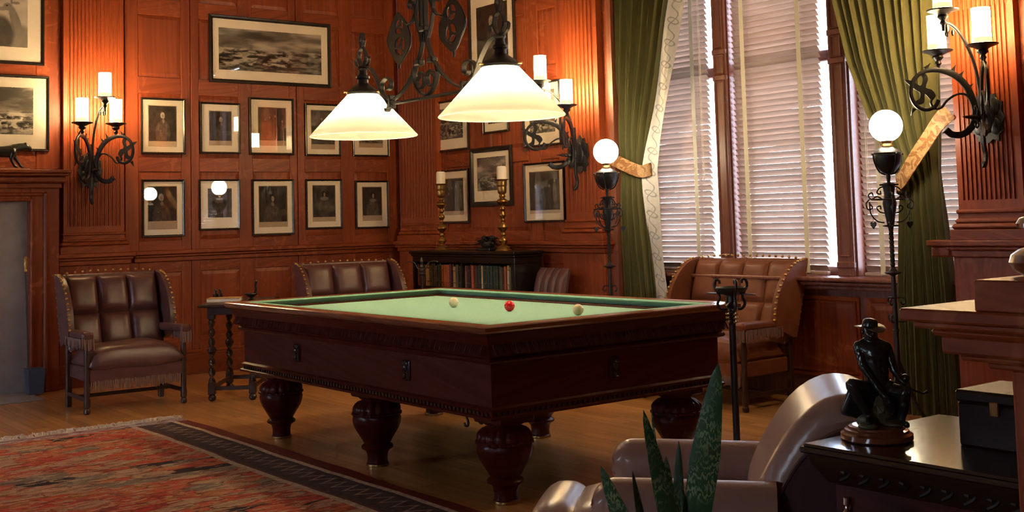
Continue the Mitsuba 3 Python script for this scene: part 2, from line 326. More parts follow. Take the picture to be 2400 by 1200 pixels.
    m = dr.lerp(m, 0.16, sm(el(0.30, 0.82, 0.10, 0.2)) * 0.7)
    # two deer on a pale ground
    e = 0.34 + 0.18 * gr + 0.12 * v
    e = dr.lerp(e, 0.22 + 0.12 * gr, smoothstep(0.34, 0.20, v + 0.05 * noise(u * 9)))
    body = dr.maximum(sm(el(0.92, 0.05, 0.15, 0.24)), sm(dr.square((u - 0.80 - 0.30 * (0.50 - v)) / 0.060) + dr.square((v - 0.32) / 0.22)))
    head = dr.maximum(sm(el(0.755, 0.515, 0.055, 0.050)), sm(el(0.685, 0.485, 0.055, 0.026)))
    ears = dr.maximum(sm(el(0.800, 0.595, 0.014, 0.050)), sm(el(0.850, 0.570, 0.050, 0.018)))
    e = dr.lerp(e, 0.15 + 0.14 * gr, dr.maximum(dr.maximum(body, head), ears)); e = dr.lerp(e, 0.02, sm(el(0.745, 0.53, 0.013, 0.010), 0.5)); e = dr.lerp(e, 0.02, sm(el(0.640, 0.48, 0.012, 0.012), 0.5))
    e = dr.lerp(e, 0.045 + 0.06 * gr, dr.maximum(sm(el(0.66, 0.16, 0.17, 0.24)), sm(el(0.56, 0.50, 0.07, 0.24))))
    e = dr.lerp(e, 0.4, sm(el(0.62, 0.14, 0.03, 0.05)) - sm(el(0.62, 0.14, 0.018, 0.033)))
    val = dr.select(st < 0.5, g, dr.select(st < 1.5, q, dr.select(st < 2.5, m, e)))
    return mi.Color3f(val * 1.0, val * 0.90, val * 0.78)
mat('print_ink', print_fn, 0.9, spec=0.1)
BOOKC = {'red-brown': (0.14, 0.03, 0.02), 'dark green': (0.018, 0.035, 0.022), 'orange-red': (0.34, 0.075, 0.02), 'tan': (0.36, 0.20, 0.08), 'dark brown': (0.045, 0.022, 0.015), 'black': (0.012, 0.011, 0.012), 'pale buff': (0.42, 0.30, 0.16), 'maroon': (0.09, 0.014, 0.012), 'olive': (0.07, 0.06, 0.025)}
for c_, v_ in BOOKC.items(): mat('cloth_' + c_.replace(' ', '_').replace('-', '_'), v_, 0.55)
# ================================================================ the setting
def Wl(side):
    """box on a wall: u along the wall, d out of the wall"""
    if side == 'left': return lambda u0, u1, z0, z1, d0, d1, b=0.0: bb(d0, d1, u0, u1, z0, z1, b)
    return lambda u0, u1, z0, z1, d0, d1, b=0.0: bb(u0, u1, -d1, -d0, z0, z1, b)
CEIL = 3.9
put('floor', bb(-0.2, 12.6, -9.1, 0.6, -0.12, 0.0), 'parquet', kind='structure')
put('ceiling', bb(-0.2, 12.6, -9.1, 0.6, CEIL, CEIL + 0.12), 'plaster', kind='structure')
put('wall_left', bb(-0.14, -0.016, -9.0, 0.0, 0, CEIL), 'oak_upright', kind='structure')
put('wall_back', cat_([bb(-0.14, 3.24, 0.016, 0.12, 0, CEIL), bb(6.42, 12.5, 0.016, 0.12, 0, CEIL)]), 'oak_upright', kind='structure')
put('wall_right', bb(12.4, 12.5, -9.0, 0.0, 0, CEIL), 'oak_upright', kind='structure')
UNSEEN_WINDOWS = [(2.3, 3.5, 1.1, 2.1), (8.80, 9.40, 1.2, 2.1)]  # unseen windows behind the camera, placed to light the plant and table front
put('wall_front', cat_([bb(-0.14, 2.3, -9.1, -9.0, 0, CEIL), bb(3.5, 8.80, -9.1, -9.0, 0, CEIL), bb(9.40, 12.5, -9.1, -9.0, 0, CEIL)] + [bb(x0, x1, -9.1, -9.0, 0, z0) for x0, x1, z0, z1 in UNSEEN_WINDOWS] + [bb(x0, x1, -9.1, -9.0, z1, CEIL) for x0, x1, z0, z1 in UNSEEN_WINDOWS]), 'oak_upright', kind='structure')
for i, (x0, x1, z0, z1) in enumerate(UNSEEN_WINDOWS):
    k = 'window_%d' % (i + 4); zm = (z0 + z1) / 2  # this pair stays out of view; only its daylight reaches the foreground
    put(k, cat_([bb(x0, x0 + .06, -9.08, -9.02, z0, z1), bb(x1 - .06, x1, -9.08, -9.02, z0, z1), bb(x0 + .06, x1 - .06, -9.08, -9.02, z0, z0 + .06), bb(x0 + .06, x1 - .06, -9.08, -9.02, z1 - .06, z1), bb(x0 + .06, x1 - .06, -9.08, -9.02, zm - .03, zm + .03)]), 'window_paint', kind='structure')
    for a, b in ((z0 + .06, zm - .03), (zm + .03, z1 - .06)): put('pane', trimesh.Trimesh([(x0 + .06, -9.05, a), (x1 - .06, -9.05, a), (x1 - .06, -9.05, b), (x0 + .06, -9.05, b)], [(0, 1, 2), (0, 2, 3)]), 'glass_pane', k)

def panel_mesh(side, u0, u1, z0, z1):
    w = Wl(side); a = w(u0, u1, z0, z1, -0.016, -0.010)
    # raised field with a bevelled edge
    m = 0.035; V = []
    for e, d in ((0.0, -0.010), (m, -0.003)):
        for u, z in ((u0 + e, z0 + e), (u1 - e, z0 + e), (u1 - e, z1 - e), (u0 + e, z1 - e)):
            V.append((d, u, z) if side == 'left' else (u, -d, z))
    f = trimesh.convex.convex_hull(np.array(V)); return cat_([a, f])
def panelled(wall, side, cols, rows, ulo, uhi, zlo, zhi, seams=()):
    w = Wl(side)
    edges = [ulo] + [c for col in cols for c in col] + [uhi]
    for i in range(0, len(edges), 2):
        a, b = edges[i], edges[i + 1]; sm = [s for s in seams if a < s < b]
        cuts = [a] + sm + [b]
        for j in range(len(cuts) - 1):
            put('stile', w(cuts[j] + (0.003 if j else 0), cuts[j + 1] - (0.003 if j < len(cuts) - 2 else 0), zlo, zhi, -0.016, 0.0, 0.003), 'oak_upright', wall)
    zz = [zlo] + [r for row in rows for r in row] + [zhi]
    for c0, c1 in cols:
        for i in range(0, len(zz), 2):
            if zz[i + 1] - zz[i] > 0.005: put('rail', w(c0, c1, zz[i], zz[i + 1], -0.016, 0.0, 0.003), 'oak_level', wall)
        for r0, r1 in rows: put('panel', panel_mesh(side, c0, c1, r0, r1), 'oak_upright', wall)
CA = [(-2.74, -2.34), (-2.17, -1.78), (-1.64, -1.25), (-1.09, -0.69), (-0.54, -0.15)]
panelled('wall_left', 'left', CA, [(1.22, 1.84), (1.97, 2.55), (2.70, 3.27), (3.42, 3.84)], -2.86, 0.0, 1.13, CEIL, (-2.25, -1.17))
panelled('wall_left', 'left', CA, [(0.34, 0.93)], -2.86, 0.0, 0.22, 1.03, (-2.25, -1.17))
panelled('wall_left', 'left', [(-5.9, -4.4), (-4.25, -3.62)], [(1.97, 2.66), (2.80, 3.84)], -6.1, -3.40, 1.86, CEIL)
CB = [(0.86, 1.63), (1.75, 2.16), (2.34, 2.59)]
panelled('wall_back', 'back', CB, [(1.22, 1.84), (1.97, 2.55), (2.66, 3.16), (3.30, 3.84)], 0.0, 3.24, 1.13, CEIL, (2.18,))
panelled('wall_back', 'back', [(0.86, 1.63), (1.75, 2.16), (2.34, 2.66)], [(0.34, 0.93)], 0.0, 3.24, 0.22, 1.03, ())
panelled('wall_back', 'back', [(7.1, 8.3), (8.5, 9.9), (10.1, 11.5)], [(0.34, 0.93), (1.22, 2.55), (2.70, 3.84)], 6.42, 12.4, 0.0, CEIL)
# base boards
for nm, side, u0, u1 in (('baseboard_left', 'left', -2.86, -0.02), ('baseboard_back', 'back', 0.02, 3.24)):
    w = Wl(side); put(nm, cat_([w(u0, u1, 0.0, 0.19, -0.016, 0.018, 0.004), w(u0, u1, 0.19, 0.22, -0.016, 0.010, 0.006)]), 'oak_level', kind='structure')
# chair rail
def rail(name, side, u0, u1, ex, e0=0.0, e1=0.0):
    w = Wl(side)
    put(name, cat_([w(u0 - e0, u1 + e1, 1.095, 1.13, -0.016, 0.065 + ex, 0.006), w(u0 - e0 * .6, u1 + e1 * .6, 1.07, 1.096, -0.016, 0.045 + ex, 0.008), w(u0 - e0 * .3, u1 + e1 * .3, 1.03, 1.072, -0.016, 0.022 + ex, 0.006)]), 'oak_level', kind='structure')
rail('trim_1', 'left', -2.79, -0.06, 0.0)
rail('trim_2', 'back', 0.84, 2.63, 0.0)
# pilasters
def flute_profile(u0, u1, D, n, cable):
    mg = 0.03; pw = (u1 - u0 - 2 * mg) / n; P = [(u0, -0.016), (u0, D)]
    for i in range(n):
        c = u0 + mg + (i + 0.5) * pw; r = pw * 0.37
        for k in range(7):
            t = PI * k / 6; dd = math.sin(t) * r
            P.append((c - r * math.cos(t), D - (0.012 if cable and 0 < k < 6 else 0) + (0.55 * dd - 0.002 if cable and 0 < k < 6 else -dd * (0 if cable else 0.9))))
    P += [(u1, D), (u1, -0.016)]; return P
def upright(side, P, z0, z1):
    V, F, k = [], [], len(P)
    for z in (z0, z1):
        V += [((d, u, z) if side == 'left' else (u, -d, z)) for u, d in P]
    for i in range(k):
        j = (i + 1) % k; F += [(i, j, j + k), (i, j + k, i + k)]
    m = trimesh.Trimesh(V, F, process=False); return m
def pilaster(wall, side, u0, u1, n, D=0.06):
    w = Wl(side); k = key_for('pilaster', wall)
    put('pilaster', cat_([upright(side, flute_profile(u0, u1, D, n, False), 2.5, CEIL), upright(side, flute_profile(u0, u1, D, n, True), 1.36, 2.5), w(u0, u1, 1.30, 1.365, -0.016, D - 0.001)]), 'oak_fluted', wall)
    e = 0.012
    base = [w(u0 - e, u1 + e, 1.285, 1.31, -0.016, D + .018, .008), w(u0 - .004, u1 + .004, 1.255, 1.287, -0.016, D + .006, .002), w(u0 - .02, u1 + .02, 1.225, 1.257, -0.016, D + .024, .012),
            w(u0 - .035, u1 + .035, 1.19, 1.227, -0.016, D + .042, .016), w(u0 - .04, u1 + .04, 1.13, 1.192, -0.016, D + .045, .003)]
    put('base_moulding', cat_(base), 'oak_level', k)
    put('pedestal', w(u0 - .04, u1 + .04, 0.0, 1.03, -0.016, D + .02, .004), 'oak_upright', k)
    put('pedestal_foot', w(u0 - .055, u1 + .055, 0.0, 0.2, -0.016, D + .04, .006), 'oak_level', k)
    ex = D + .02
    put('cap_rail', cat_([w(u0 - .08, u1 + .08, 1.095, 1.13, -0.016, .055 + ex, .006), w(u0 - .065, u1 + .065, 1.07, 1.096, -0.016, .038 + ex, .008), w(u0 - .05, u1 + .05, 1.03, 1.072, -0.016, .018 + ex, .006)]), 'oak_level', k)
pilaster('wall_left', 'left', -3.41, -2.89, 14)
pilaster('wall_back', 'back', 0.13, 0.78, 11)
pilaster('wall_back', 'back', 2.74, 3.19, 8)
pilaster('wall_back', 'back', 6.38, 6.79, 12)
# capital rail left of the right pilaster
put('trim_3', cat_([bb(6.19, 6.34, -0.13, 0.0, 1.095, 1.13, .006), bb(6.21, 6.34, -0.11, 0.0, 1.03, 1.096, .01)]), 'oak_level', kind='structure')

# ---- window wall in its shallow recess
put('wall_window', cat_([bb(3.24, 3.30, 0.0, 0.46, 0, CEIL), bb(6.42, 6.48, 0.0, 0.46, 0, CEIL), bb(3.24, 6.48, 0.32, 0.46, 0, 0.84), bb(3.24, 6.48, 0.28, 0.46, 3.62, CEIL)]), 'window_paint', kind='structure')
for c0, c1 in ((3.42, 4.05), (4.16, 5.34), (5.46, 6.30)):
    put('panel', cat_([bb(c0, c1, 0.305, 0.325, 0.20, 0.70, .006), trimesh.convex.convex_hull(np.array([(x, y, z) for e, y in ((.02, .305), (.05, .296)) for x in (c0 + e, c1 - e) for z in (.2 + e, .7 - e)]))]), 'oak_upright', 'wall_window')
    put('panel_frame', xf(frame_loop([(0, 0), (.03, 0), (.03, .02), (.0, .008)], (c1 - c0) / 2, .25), mv((c0 + c1) / 2, .325, .45) @ rotx(PI / 2)), 'oak_level', 'wall_window')
put('sill', cat_([bb(3.30, 6.42, 0.10, 0.46, 0.845, 0.872, .008), bb(3.30, 6.42, 0.14, 0.33, 0.815, 0.846, .01), bb(3.30, 6.42, 0.19, 0.33, 0.785, 0.816, .008)]), 'window_paint', 'wall_window')
OPEN = [(3.30, 4.14), (4.29, 5.22), (5.38, 6.42)]
ZT = 3.62
for m0, m1 in ((4.14, 4.29), (5.22, 5.38)):
    k = put('mullion', cat_([bb(m0 + .012, m1 - .012, 0.275, 0.46, 0.872, ZT, .004), bb(m0, m1, 0.30, 0.46, 0.872, ZT, .003)]), 'window_paint', 'wall_window')
    c = (m0 + m1) / 2
    for z0, z1 in ((1.02, 2.33), (2.40, 2.53), (2.60, 3.55)):
        put('panel', xf(frame_loop([(0, 0), (.014, 0), (.010, .012), (.0, .004)], .032, (z1 - z0) / 2), mv(c, .276, (z0 + z1) / 2) @ rotx(PI / 2)), 'window_paint', k)
    for z in (2.365, 2.565, 0.95):
        put('cross_band', bb(m0 + .008, m1 - .008, 0.266, 0.30, z - .022, z + .022, .006), 'window_paint', k)
for i, (x0, x1) in enumerate(OPEN):
    k = 'window_%d' % (i + 1)
    fr = [bb(x0, x0 + .035, .385, .45, .872, ZT, .004), bb(x1 - .035, x1, .385, .45, .872, ZT, .004), bb(x0 + .035, x1 - .035, .39, .45, .872, .93, .004), bb(x0 + .035, x1 - .035, .39, .45, 3.56, ZT, .004)]
    put(k, cat_(fr), 'window_paint', kind='structure')
    put('meeting_rail', cat_([bb(x0 + .035, x1 - .035, .385, .45, 2.39, 2.47, .006)]), 'window_paint', k)
    for z0, z1 in ((.93, 2.39), (2.47, 3.56)):
        put('pane', bb(x0 + .036, x1 - .036, .42, .4205, z0 + .001, z1 - .001) if False else trimesh.Trimesh([(x0 + .035, .42, z0), (x1 - .035, .42, z0), (x1 - .035, .42, z1), (x0 + .035, .42, z1)], [(0, 1, 2), (0, 2, 3)]), 'glass_pane', k)

# ================================================================ venetian blinds
def slat_mesh(L):
    n = 5; t = np.linspace(-0.5, 0.5, n); a = math.radians(49)
    top = [(y * 0.052, 0.0025 - 0.010 * y * y) for y in t]; bot = [(y * 0.052, -0.0005 - 0.010 * y * y) for y in t[::-1]]
    P = np.array(top + bot); c, s = math.cos(a), math.sin(a)
    # window edge (+y) low, room edge high
    Q = np.stack([P[:, 0] * c + P[:, 1] * s, -P[:, 0] * s + P[:, 1] * c], 1)
    return sweep([(-L / 2, 0, 0), (0, 0, 0), (L / 2, 0, 0)], np.stack([-Q[:, 0], Q[:, 1]], 1), (0, 0, 1))
BL = [(3.33, 4.04, 'left window, half behind the green curtain'), (4.25 + .06, 5.11, 'middle window, between the two mullions'), (5.42, 6.375, 'right window, behind the right curtain')]
for i, (x0, x1, where) in enumerate(BL):
    k = thing('venetian_blind', 'wooden venetian blind of the ' + where, 'blind', 'venetian blinds')
    d = ply(slat_mesh(x1 - x0), 'blind_slat', 30); xc = (x0 + x1) / 2; yb = 0.335
    z, j = 0.925, 0
    while z < 3.5:
        tw = mv(xc, yb + 0.002 * RNG.randn() * .5, z) @ roty(0.003 * RNG.randn()) @ rotx(0.03 * RNG.randn())
        put('slat', d, None, k, tw=tw); z += 0.0432; j += 1
    put('bottom_rail', bb(x0, x1, yb - .02, yb + .02, .877, .899, .004), 'blind_slat', k)
    put('head_rail', bb(x0, x1, yb - .025, yb + .025, 3.52, 3.58, .004), 'blind_slat', k)
    for q in (0.14, 0.80) if i != 2 else (0.16, 0.885):
        xt = x0 + q * (x1 - x0)
        put('ladder_tape', cat_([bb(xt - .019, xt + .019, yb - .0265, yb - .0255, .89, 3.54), bb(xt - .019, xt + .019, yb + .0255, yb + .0265, .89, 3.54)]), 'blind_tape', k)
    xc_ = x0 + (.92 if i == 0 else .07) * (x1 - x0); zc = 1.62 if i == 0 else 1.45
    if i != 1:
        ck = put('cord', cat_([tube([(xc_, yb - .034, 3.54), (xc_, yb - .034, zc)], .002, 5, (1, 0, 0)), tube([(xc_ + .012, yb - .034, 3.54), (xc_ + .012, yb - .034, zc)], .002, 5, (1, 0, 0))]), 'blind_tape', k)
        put('tassel', xf(lathe([(.004, 0), (.009, .004), (.007, .03), (.002, .04)], 10), mv(xc_ + .006, yb - .034, zc - .035)), 'wax', ck)

# ================================================================ curtains
def curtain_mesh(L, R, zs, folds, amp, y0, n=260):
    """L, R: (z, x) edges"""
    zz = np.array(zs); u = np.linspace(0, 1, n); V = []
    Lz, Lx = np.array(sorted(L)).T; Rz, Rx = np.array(sorted(R)).T
    ph = np.cumsum(RNG.uniform(.6, 1.4, 40)); ph = ph / ph[-1]
    fold = np.interp(u, np.r_[0, ph], np.arange(41) * folds / 40.0)
    for z in zz:
        a, b = np.interp(z, Lz, Lx), np.interp(z, Rz, Rx); w = b - a
        am = amp(z); f = np.sin(2 * PI * fold + .25 * np.sin(z * 2)) + 0.30 * np.sin(2 * PI * fold * 2.0 + 1.0 + z * .9) + 0.30 * np.sin(2 * PI * fold * .5 + z * .6) + .12 * np.sin(2 * PI * fold * 3.1 + z)
        x = a + w * u + 0.25 * w / folds * np.sin(4 * PI * fold) * .5
        V.append(np.stack([x, y0 - am * f, np.full(n, z)], 1))
    return grid_mesh(np.array(V))
zs = np.r_[np.linspace(0.03, 1.55, 26), np.linspace(1.58, 1.95, 14), np.linspace(2.0, 3.6, 26)]
pinch = lambda zt, a1, a2: (lambda z: a1 + (a2 - a1) * math.exp(-((z - zt) / .22) ** 2))
k = thing('curtain', 'green velvet curtain with white lace edge, left of the windows', 'curtain', 'green velvet curtains')
Lc = [(0.0, 3.23), (1.4, 3.235), (1.8, 3.24), (3.7, 3.25)]
Rc = [(0.0, 3.69), (0.7, 3.655), (1.2, 3.60), (1.5, 3.575), (1.68, 3.565), (1.9, 3.62), (2.28, 3.74), (2.6, 3.83), (2.99, 3.93), (3.7, 4.05)]
put('drape', curtain_mesh(Lc, Rc, zs, 10, pinch(1.68, .058, .034), .098), 'velvet', k, smooth=True)
Rz, Rx = np.array(Rc).T; V = []; UV = []
for z in zs:
    x = np.interp(z, Rz, Rx)
    for q in (0, .25, .5, .75, 1): V.append((x - .012 + q * .125, .060 - .014 * math.sin(q * PI + z * 5) + .03 * q, z)); UV.append((q, z))
put('lace_edging', grid_mesh(np.array(V).reshape(len(zs), 5, 3)), 'lace', k, uv=np.array(UV))
tp = spline([(3.235, -.085, 1.83), (3.36, -.03, 1.765), (3.50, .005, 1.70), (3.58, .03, 1.675), (3.63, .07, 1.69), (3.60, .13, 1.70)], 24)
put('tieback', sweep(tp, rrect(.008, .10, .003, 2), (0, 0, 1)), 'gold_brocade', k, smooth=40)
k = thing('curtain', 'green velvet curtain swept aside behind the globe lamp, right of the windows', 'curtain', 'green velvet curtains')
Lc = [(0.0, 5.84), (0.8, 5.85), (1.3, 5.885), (1.48, 5.90), (1.6, 5.84), (1.94, 5.69), (2.3, 5.555), (2.75, 5.45), (3.2, 5.38), (3.7, 5.33)]
Rc = [(0.0, 6.225), (0.8, 6.22), (1.42, 6.17), (1.55, 6.16), (1.9, 6.17), (2.6, 6.19), (3.7, 6.22)]
put('drape', curtain_mesh(Lc, Rc, zs, 11, pinch(1.5, .046, .030), .095), 'velvet', k, smooth=True)
tp = spline([(5.92, .14, 1.46), (5.89, .05, 1.47), (5.97, .0, 1.52), (6.08, -.035, 1.63), (6.19, -.06, 1.74), (6.29, -.08, 1.84), (6.36, -.07, 1.90)], 26)
put('tieback', sweep(tp, rrect(.008, .105, .003, 2), (0, 0, 1)), 'gold_brocade', k, smooth=40)

# ---- fireplace at the left end of the left wall
k = thing('fireplace', 'oak fireplace surround with mantel shelf around grey stone, below the panther', 'fireplace')
put('stone_slab', bb(0.0, 0.06, -6.0, -3.69, 0.0, 1.61), 'stone_grey', k)
fr = [bb(0.0, 0.15, -3.70, -3.47, 0.0, 1.70, .006), bb(0.0, 0.15, -6.0, -3.70, 1.59, 1.70, .006), bb(0.0, .17, -3.60, -3.565, 0, 1.66, .012), bb(0.0, .17, -6.0, -3.60, 1.625, 1.66, .012), bb(0.0, .165, -3.705, -3.68, 0, 1.61, .008), bb(0.0, .165, -6.0, -3.70, 1.585, 1.61, .008)]
put('surround', cat_(fr), 'oak_upright', k)
put('mantel_shelf', cat_([bb(0, .27, -6.05, -3.40, 1.815, 1.845, .006), bb(0, .25, -6.05, -3.415, 1.79, 1.816, .008), bb(0, .215, -6.05, -3.43, 1.735, 1.791, .012), bb(0, .18, -6.05, -3.455, 1.69, 1.737, .008)]), 'oak_level', k)
put('hearth', bb(0.06, .62, -6.0, -3.72, 0.0, 0.012, .004), 'stone_grey', k)
# ---- chimneypiece at the near right
k = thing('oak_chimneypiece', 'stepped oak chimneypiece end in the right foreground, holding the silver urn', 'mantelpiece')
put('shelf', cat_([bb(8.965, 10.7, -4.465, -4.09, 1.116, 1.14, .004)]), 'oak_level', k)
put('cornice', cat_([bb(8.985, 10.7, -4.45, -4.10, 1.103, 1.117, .004), bb(9.01, 10.7, -4.435, -4.11, 1.088, 1.104, .007), bb(9.03, 10.7, -4.43, -4.115, 1.056, 1.089, .004), bb(9.06, 10.7, -4.42, -4.12, 1.044, 1.057, .005), bb(9.11, 10.7, -4.41, -4.125, 1.032, 1.045, .004)]), 'oak_level', k)
put('pier', bb(9.145, 10.7, -4.395, -4.13, 0.0, 1.034, .006), 'oak_upright', k)
put('plinth', bb(9.125, 10.7, -4.415, -4.11, 0.0, .14, .008), 'oak_level', k)
put('upper_step', bb(9.12, 10.7, -4.46, -4.14, 1.14, 1.197, .003), 'oak_level', k)
# ================================================================ rug
k = thing('rug', 'red patterned oriental rug with dark border on the parquet', 'rug')
V = np.array([[(x, y, .010 + .002 * math.sin(3 * x + 2 * y)) for y in np.linspace(RUGY0, RUGY1 + .02 * 0, 40)] for x in np.linspace(RUGX0, RUGX1, 60)])
for i, x in enumerate(np.linspace(RUGX0, RUGX1, 60)): V[i, -1, 1] += .012 * math.sin(x * 2.1) + .006 * math.sin(x * 7); 
m = grid_mesh(V); low = V.copy(); low[..., 2] = .0005
edge = np.r_[V[0], V[1:, -1], V[-1, -2::-1], V[-2:0:-1, 0]]; elow = edge.copy(); elow[:, 2] = .0005; n_ = len(edge)
sk = trimesh.Trimesh(np.vstack([edge, elow]), [f for i in range(n_) for f in ((i, (i + 1) % n_, n_ + (i + 1) % n_), (i, n_ + (i + 1) % n_, n_ + i))], process=False)
put('pile', cat_([m, sk]), 'rug_wool', k)
F_ = []
for i in range(700):
    y = RUGY0 + (RUGY1 - RUGY0) * (i + RNG.rand()) / 700; l = .06 + .07 * RNG.rand(); a = .5 * RNG.randn(); h = .02 * RNG.rand()
    F_.append(tube([(RUGX0 + .004, y, .007), (RUGX0 - l * .5, y + l * .5 * a * .5, .006 + h), (RUGX0 - l, y + l * a, .004)], [.0028, .0028, .0016], 4))
put('fringe', cat_(F_), 'fringe_white', k, kind='stuff')

# ================================================================ billiard table
TC = mv(4.655, -2.50, 0) @ rotz(0.0045)
bt = thing('billiard_table', 'large carved mahogany billiard table covered in green cloth', 'billiard table')
A_, B_ = 1.405, 0.845
def tput(name, mesh, m_, par=bt, smooth=False, **kw): return put(name, xf(mesh, TC), m_, par, smooth, **kw)
tput('top_rail', frame_loop([(-.09, .85), (-.006, .85), (0, .845), (.0, .828), (-.006, .82), (-.02, .812), (-.09, .812)], A_, B_), 'rail_wood')
tput('cushion', frame_loop([(-.088, .8485), (-.142, .848), (-.154, .8465), (-.157, .843), (-.154, .839), (-.108, .806), (-.088, .806)], A_, B_), 'cushion_green')
tput('bed_cloth', bb(-A_ + .10, A_ - .10, -B_ + .10, B_ - .10, .77, .806), 'cloth_green')
tput('frieze', frame_loop([(-.014, .813), (-.018, .804), (-.028, .801), (-.044, .77), (-.064, .725), (-.076, .700), (-.066, .694), (-.062, .684), (-.068, .674), (-.09, .668), (-.2, .668), (-.2, .813)], A_, B_), 'mahogany')
tput('apron', frame_loop([(-.092, .67), (-.094, .50), (-.094, .452), (-.2, .452), (-.2, .67)], A_, B_), 'mahogany')
tput('lower_moulding', frame_loop([(-.094, .475), (-.080, .466), (-.084, .452), (-.084, .438), (-.070, .430), (-.072, .418), (-.10, .412), (-.3, .412), (-.3, .475)], A_, B_), 'mahogany')
# carved arches around the frieze
ar = [(-.014, -.043), (-.0145, .020), (-.010, .036), (0, .043), (.010, .036), (.0145, .020), (.014, -.043)]
am = cat_([tube([(x, -.002, z) for x, z in ar], .0056, 4, (0, 1, 0)), ell((0, -.002, -.006), (.0055, .005, .032), 1)])
amd = ply(am, 'mahogany', 40)
for sgn, half, other, rz in ((-1, A_ - .07, B_ - .068, 0), (1, A_ - .07, B_ - .068, PI), (-1, B_ - .07, A_ - .068, PI / 2), (1, B_ - .07, A_ - .068, -PI / 2)):
    n = int(2 * half / .041)
    for i in range(n):
        s = -half + (i + .5) * 2 * half / n
        put('carved_arch', amd, None, bt, tw=TC @ rotz(rz) @ mv(s, -other - .019, .752) @ rotx(-.46))
dn = []
for sx, half, other in ((0, A_ - .1, B_ - .083), (1, B_ - .1, A_ - .083)):
    n = int(2 * half / .032)
    for i in range(n):
        s = -half + (i + .5) * 2 * half / n
        for q in (-1, 1):
            b = bb(-.008, .008, -.006, .006, .436, .452) if True else None
            dn.append(xf(b, mv(s, q * other, 0) if not sx else mv(q * other, s, 0)))
tput('dentil_course', cat_(dn), 'near_black_wood', kind='stuff')
pq = cat_([bb(-.032, .032, -.012, .004, -.052, .052, .008), ell((0, -.012, .012), (.017, .012, .022)), ell((0, -.013, -.026), (.012, .009, .016)), ell((0, -.018, .006), (.005, .008, .008)), ell((-.018, -.011, .034), (.012, .007, .012)), ell((.018, -.011, .034), (.012, .007, .012)), bb(-.02, .02, -.018, 0, -.05, -.04, .003)])
pqd = ply(pq, 'near_black_wood', 40)
for lx in (-.585, .60): put('carved_plaque', pqd, None, bt, tw=TC @ mv(lx, -B_ + .092, .585))
put('carved_plaque', pqd, None, bt, tw=TC @ rotz(PI / 2) @ mv(0, -A_ + .092, .585))
def legr(r, z, t):
    if .293 < z < .350: return r * (1 + .085 * abs(math.cos(8 * t)) ** .7 - .06)
    if .275 < z < .291: return r * (1 + .02 * math.cos(40 * t))
    if .15 < z < .27: return r * (1 + .010 * math.cos(12 * t))
    return r
lp = [(.058, 0), (.062, .004), (.062, .012), (.056, .018), (.055, .05), (.060, .075), (.070, .088), (.086, .096), (.088, .106), (.082, .114), (.070, .121), (.082, .142), (.102, .175), (.120, .205), (.130, .235), (.133, .258), (.129, .272), (.127, .276), (.137, .280), (.137, .290), (.129, .294), (.131, .306), (.129, .320), (.119, .335), (.104, .347), (.085, .354), (.080, .362), (.094, .368), (.098, .376)]
legd = ply(lathe(lp, 96, legr), 'mahogany', 35)
blk = ply(bb(-.105, .105, -.105, .105, .375, .414, .008), 'mahogany')
capd = ply(lathe([(.0625, .001), (.0635, .003), (.0635, .011), (.0625, .013)], 32), 'old_brass', 30)
for lx in (-1.165, 0.0, 1.165):
    for ly in (-.575, .575):
        k = put('leg', legd, None, bt, tw=TC @ mv(lx, ly, 0)); put('leg_block', blk, None, k, tw=TC @ mv(lx, ly, 0)); put('foot_band', capd, None, k, tw=TC @ mv(lx, ly, 0))
tput('under_frame', cat_([bb(-1.25, 1.25, -.68, -.46, .414, .46), bb(-1.25, 1.25, .46, .68, .414, .46), bb(-1.27, -1.06, -.5, .5, .414, .46), bb(1.06, 1.27, -.5, .5, .414, .46), bb(-1.3, 1.3, -.74, .74, .5, .77)]), 'near_black_wood')
hk = tube(spline([(0, 0, .415), (.0, 0, .385), (.012, 0, .365), (.008, 0, .345), (-.012, 0, .343), (-.02, 0, .355)], 20), .006, 8, (0, 1, 0))
tput('hook', xf(hk, mv(.98, -.66, 0)), 'iron'); tput('hook', xf(hk, mv(1.02, -.60, .01)), 'iron')
# the three balls
for (x, y), m_, lab in (((4.46, -2.41), 'ivory', 'white billiard ball left of the red ball'), ((4.99, -2.39), 'red_ball', 'red billiard ball between the two white balls'), ((5.53, -2.34), 'ivory_dark', 'cream white billiard ball nearest the right end of the table')):
    put('billiard_ball', ball(.030, (x, y, .836), 4), m_, smooth=True, label=lab, cat='ball')

